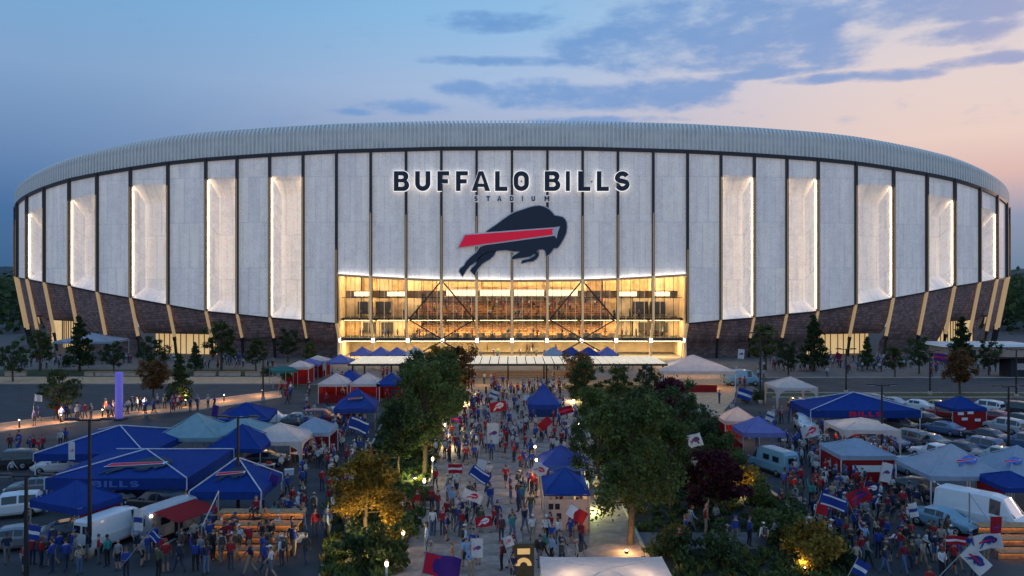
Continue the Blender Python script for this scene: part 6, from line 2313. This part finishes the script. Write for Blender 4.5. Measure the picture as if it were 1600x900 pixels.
FR = [
    (1085, 688, 22, 20, -18, 'white', 'emblem', 'white flag with blue emblem above the right grove', 2.9, 'by the right planting bed'), (1163, 616, 22, 16, 16, 'blue', 'stripe', 'blue and pink flag near the white marquee', 2.6, 'by the white marquee'),
    (1158, 553, 10, 15, 4, 'white', 'emblem', 'small white flag on the plaza behind the white marquee', 3.4, 'on the right plaza'), (1266, 674, 28, 17, -14, 'white', 'emblem_red', 'white flag with red emblem near the white SUV', 2.3, 'in the right car park'),
    (1384, 738, 16, 30, 10, 'white', 'emblem', 'tall white pennant before the pale grey tent', 2.6, 'in the right car park'), (1341, 776, 36, 22, -26, 'red', 'emblem', 'red flag with dark emblem in the right crowd', 2.5, 'in the lower right crowd'),
    (1302, 784, 44, 20, 16, 'blue', 'border', 'blue flag with pale bands in the right crowd', 2.5, 'in the lower right crowd'), (1284, 796, 18, 16, 12, 'red', 'plain', 'plain red flag at the left of the right crowd', 2.3, 'in the lower right crowd'),
    (1427, 797, 14, 22, -12, 'white', 'stripe', 'white and blue flag before the blue grey sedan', 2.3, 'in the lower right crowd'), (1492, 844, 30, 14, 0, 'red', 'stripe', 'red flag with a white stripe at the lower right', 2.1, 'in the lower right crowd'),
    (1542, 846, 42, 24, -10, 'white', 'emblem', 'large white flag with blue emblem below the white van', 2.1, 'in the lower right crowd'), (1524, 874, 44, 26, 44, 'white', 'emblem', 'large pale flag with emblem tilted steeply at the lower right', 2.1, 'in the lower right crowd'),
    (1556, 824, 18, 34, 2, 'red', 'emblem', 'upright red flag with dark emblem beside the white van', 2.2, 'in the lower right crowd'), (1344, 888, 22, 24, 28, 'blue', 'stripe', 'blue flag at the bottom of the right crowd', 2.2, 'in the lower right crowd'),
    (1362, 762, 24, 18, 10, 'navy', 'emblem_white', 'navy flag with white emblem beside the red one', 2.8, 'in the lower right crowd'), (1469, 558, 20, 12, 4, 'purple', 'stripe', 'purple flag on the right plaza', 3.2, 'on the right plaza'),
    (1310, 556, 10, 9, 24, 'dark red', 'plain', 'small dark flag before the right glowing lobby', 3.4, 'on the right plaza'), (1203, 650, 12, 14, 20, 'white', 'stripe', 'small white flag behind the lavender tent', 2.9, 'in the right car park'),
    (52, 832, 20, 22, 12, 'blue', 'stripe', 'blue flag at the lower left behind the lamp post', 2.3, 'in the lower left crowd'), (242, 838, 20, 12, 40, 'blue', 'border', 'blue flag with white bands before the silver caravan', 2.4, 'in the lower left crowd'),
    (112, 704, 10, 28, 0, 'white', 'emblem_red', 'tall white and red pennant before the rear blue tent', 2.9, 'by the left tents'), (216, 812, 14, 34, 0, 'white', 'stripe', 'tall white banner with stripe between van and caravan', 2.0, 'by the left tents'),
    (561, 664, 34, 20, 18, 'blue', 'border', 'blue flag with white bands left of the tree row', 2.6, 'on the left lane'), (427, 750, 14, 18, 20, 'purple', 'plain', 'purple flag beside the stripe logo tent', 2.4, 'in the left lot'),
    (60, 622, 12, 10, 6, 'white', 'plain', 'white flag carried on the orange path', 3.0, 'on the orange path'), (336, 642, 10, 18, 10, 'purple', 'plain', 'purple pennant beside the orange path', 2.4, 'on the orange path'),
]
for r in FR:
    flag(*r[:9], area=r[9])

# ------------------------------------------------------------------ crowds
WL = lambda py: 800 + (-5.9) * F / (HC * F / (py - HY))
WR = lambda py: 800 + (7.2) * F / (HC * F / (py - HY))
WRs = lambda py: min(WR(py), 925)
scatter(92, 'on the central walkway', 700, 895, WL, lambda py: min(WR(py), 920))
scatter(110, 'on the central walkway', 640, 720, WL, lambda py: min(WR(py), 905))
scatter(80, 'on the far walkway', 600, 645, WL, WR)
for (px, py, tp, ps) in ((676, 838, 'white', 'standing'), (697, 846, 'royal blue', 'standing'), (684, 808, 'red', 'with folded arms'), (642, 822, 'red', 'standing'), (652, 806, 'red', 'standing'), (832, 848, 'white', 'walking'),
                         (853, 850, 'white', 'striding'), (872, 851, 'white', 'standing'), (891, 852, 'royal blue', 'walking'), (911, 858, 'orange', 'striding'), (810, 800, 'royal blue', 'standing'), (820, 832, 'navy', 'walking'),
                         (700, 778, 'black', 'standing'), (714, 776, 'grey', 'walking'), (790, 762, 'red', 'walking'), (631, 812, 'white', 'talking with one hand out')):
    p = G(px, py)
    add_person(p.x, p.y, 'on the central walkway', ps, tp, force=True)
scatter(58, 'in the lower left crowd', 838, 898, 5, 480)
scatter(46, 'in the left lot', 740, 850, lambda py: 425, 545)
scatter(64, 'on the left lane', 650, 740, 475, 575)
scatter(42, 'on the orange path', 636, 660, lambda py: 40 + (660 - py) * 9, lambda py: 90 + (660 - py) * 13)
scatter(14, 'by the left tents', 700, 800, 10, 110)
scatter(110, 'on the left plaza', 562, 576, 10, 440, group=0.7)
scatter(34, 'by the market tents', 590, 640, 430, 620)
scatter(112, 'in the lower right crowd', 770, 898, lambda py: 1215 + max(0, (py - 800)) * 1.3, lambda py: 1440 if py < 830 else 1500)
scatter(96, 'in the right car park', 690, 770, lambda py: 1225, 1400)
scatter(12, 'by the right planting bed', 800, 895, 1050, 1210)
scatter(110, 'on the right plaza', 562, 584, 1190, 1560, group=0.7)
scatter(10, 'by the white marquee', 590, 660, 1060, 1190)
scatter(10, 'in the right car park', 640, 690, 1180, 1320)
scatter(30, 'before the glass hall', 541, 556, 660, 960, group=0.5)
scatter(30, 'under the canopy', 572, 598, 560, 1030, group=0.5)
# sitters on the timber steps
for (px, k, tp) in ((345, 1, 'red'), (362, 0, 'white'), (398, 2, 'orange'), (415, 1, 'black'), (436, 0, 'grey'), (375, 3, 'dark red')):
    p = G(385, 868)
    x = (px - 800) / F * p.y
    add_person(x, p.y + k * 0.95 + 0.05, 'on the lit timber steps', 'sitting', tp, rngp.uniform(-.4, .4), z=0.46 + k * 0.42 - 0.36, force=True)

PEOPLE.sort(key=lambda q: q[1])
near, rest = PEOPLE[:298], PEOPLE[298:]
lab = {}
objs = []
for (x, y, z, rz, pose, var, top, trs, area) in near:
    me, longs, shorts, hair = PM[pose][var]
    o = put('person', me, None, (x, y, z), rz, color=top[1])
    o.pass_index = trs
    s_ = rngp.uniform(0.93, 1.06)
    o.scale = (s_ * rngp.uniform(0.95, 1.1), s_ * rngp.uniform(0.95, 1.1), s_)
    tn = TRN[trs].split()[0] + ' shorts' if shorts else TRN[trs]
    if tn == 'dark shorts':
        tn = 'denim shorts'
    base = 'person in %s top and %s %s %s' % (top[0], tn, {'talking with one hand out': 'talking', 'with one arm raised': 'arm raised', 'with both arms raised': 'cheering', 'with folded arms': 'arms folded'}.get(pose, pose), area)
    lab.setdefault(base, []).append(o)
    o['category'] = 'person'
    o['group'] = 'people ' + area
ORD = ['nearest', 'second nearest', 'third nearest', 'fourth nearest', 'fifth nearest', 'sixth nearest', 'seventh nearest', 'eighth nearest', 'ninth nearest', 'tenth nearest', 'eleventh nearest', 'twelfth nearest', 'thirteenth nearest', 'fourteenth nearest']
for b_, os_ in lab.items():
    for k, o in enumerate(os_):
        o['label'] = b_ if len(os_) == 1 else b_ + ', ' + ORD[min(k, 13)]
# the farthest figures, too many to keep apart, as one crowd
cm_ = M()
for (x, y, z, rz, pose, var, top, trs, area) in rest:
    me = PM[pose][var][0]
    mt = Matrix.Translation((x, y, z)) @ Matrix.Rotation(rz, 4, 'Z')
    tb = {'red': 1, 'dark red': 1, 'royal blue': 5, 'navy': 5, 'light blue': 5}.get(top[0], 6)
    o0 = len(cm_.v)
    cm_.v += [tuple(mt @ v.co) for v in me.vertices]
    for p in me.polygons:
        cm_.f.append([i + o0 for i in p.vertices])
        mi = p.material_index
        cm_.mi.append(tb if mi == 1 else mi)
        cm_.sm.append(True)
rng = random.Random(31)


def crowd_at(n, xa, xb, ya, yb, z, poses=('standing', 'with folded arms', 'talking with one hand out', 'walking')):
    for _ in range(n):
        me = PM[rng.choice(poses)][rng.randrange(4)][0]
        mt = Matrix.Translation((rng.uniform(xa, xb), rng.uniform(ya, yb), z)) @ Matrix.Rotation(rng.uniform(0, 6.3), 4, 'Z')
        o0 = len(cm_.v)
        cm_.v += [tuple(mt @ v.co) for v in me.vertices]
        tb = rng.choice((1, 5, 6, 7, 6))
        for p in me.polygons:
            cm_.f.append([i + o0 for i in p.vertices])
            cm_.mi.append(tb if p.material_index == 1 else p.material_index)
            cm_.sm.append(True)


crowd_at(40, -31, 31, YF + 3.3, YF + 5, 3.93)
crowd_at(34, -31, 31, YF + 3.4, YF + 5, 7.71)
for k in range(1, 7):
    crowd_at(12, -18.5, 18.5, YF + 4.8 + k, YF + 5.2 + k, 7.8 + k * 0.42 + 0.42, ('standing', 'with folded arms'))
crowd_at(30, -20, 20, YF - 1, YF + 6, 0.0)
m_c1, m_c5, m_c6, m_c7 = mat('crowd_red', (0.4, 0.02, 0.03), 0.9), mat('crowd_blue', (0.03, 0.07, 0.32), 0.9), mat('crowd_pale', (0.5, 0.5, 0.5), 0.9), mat('crowd_green', (0.15, 0.3, 0.08), 0.9)
me = cm_.mesh('distant_crowd', [m_skin, m_c1, mat('crowd_trousers', (0.04, 0.045, 0.07), 0.9), m_shoe, m_hair, m_c5, m_c6, m_c7])
put('distant_crowd', me, None, kind='stuff')
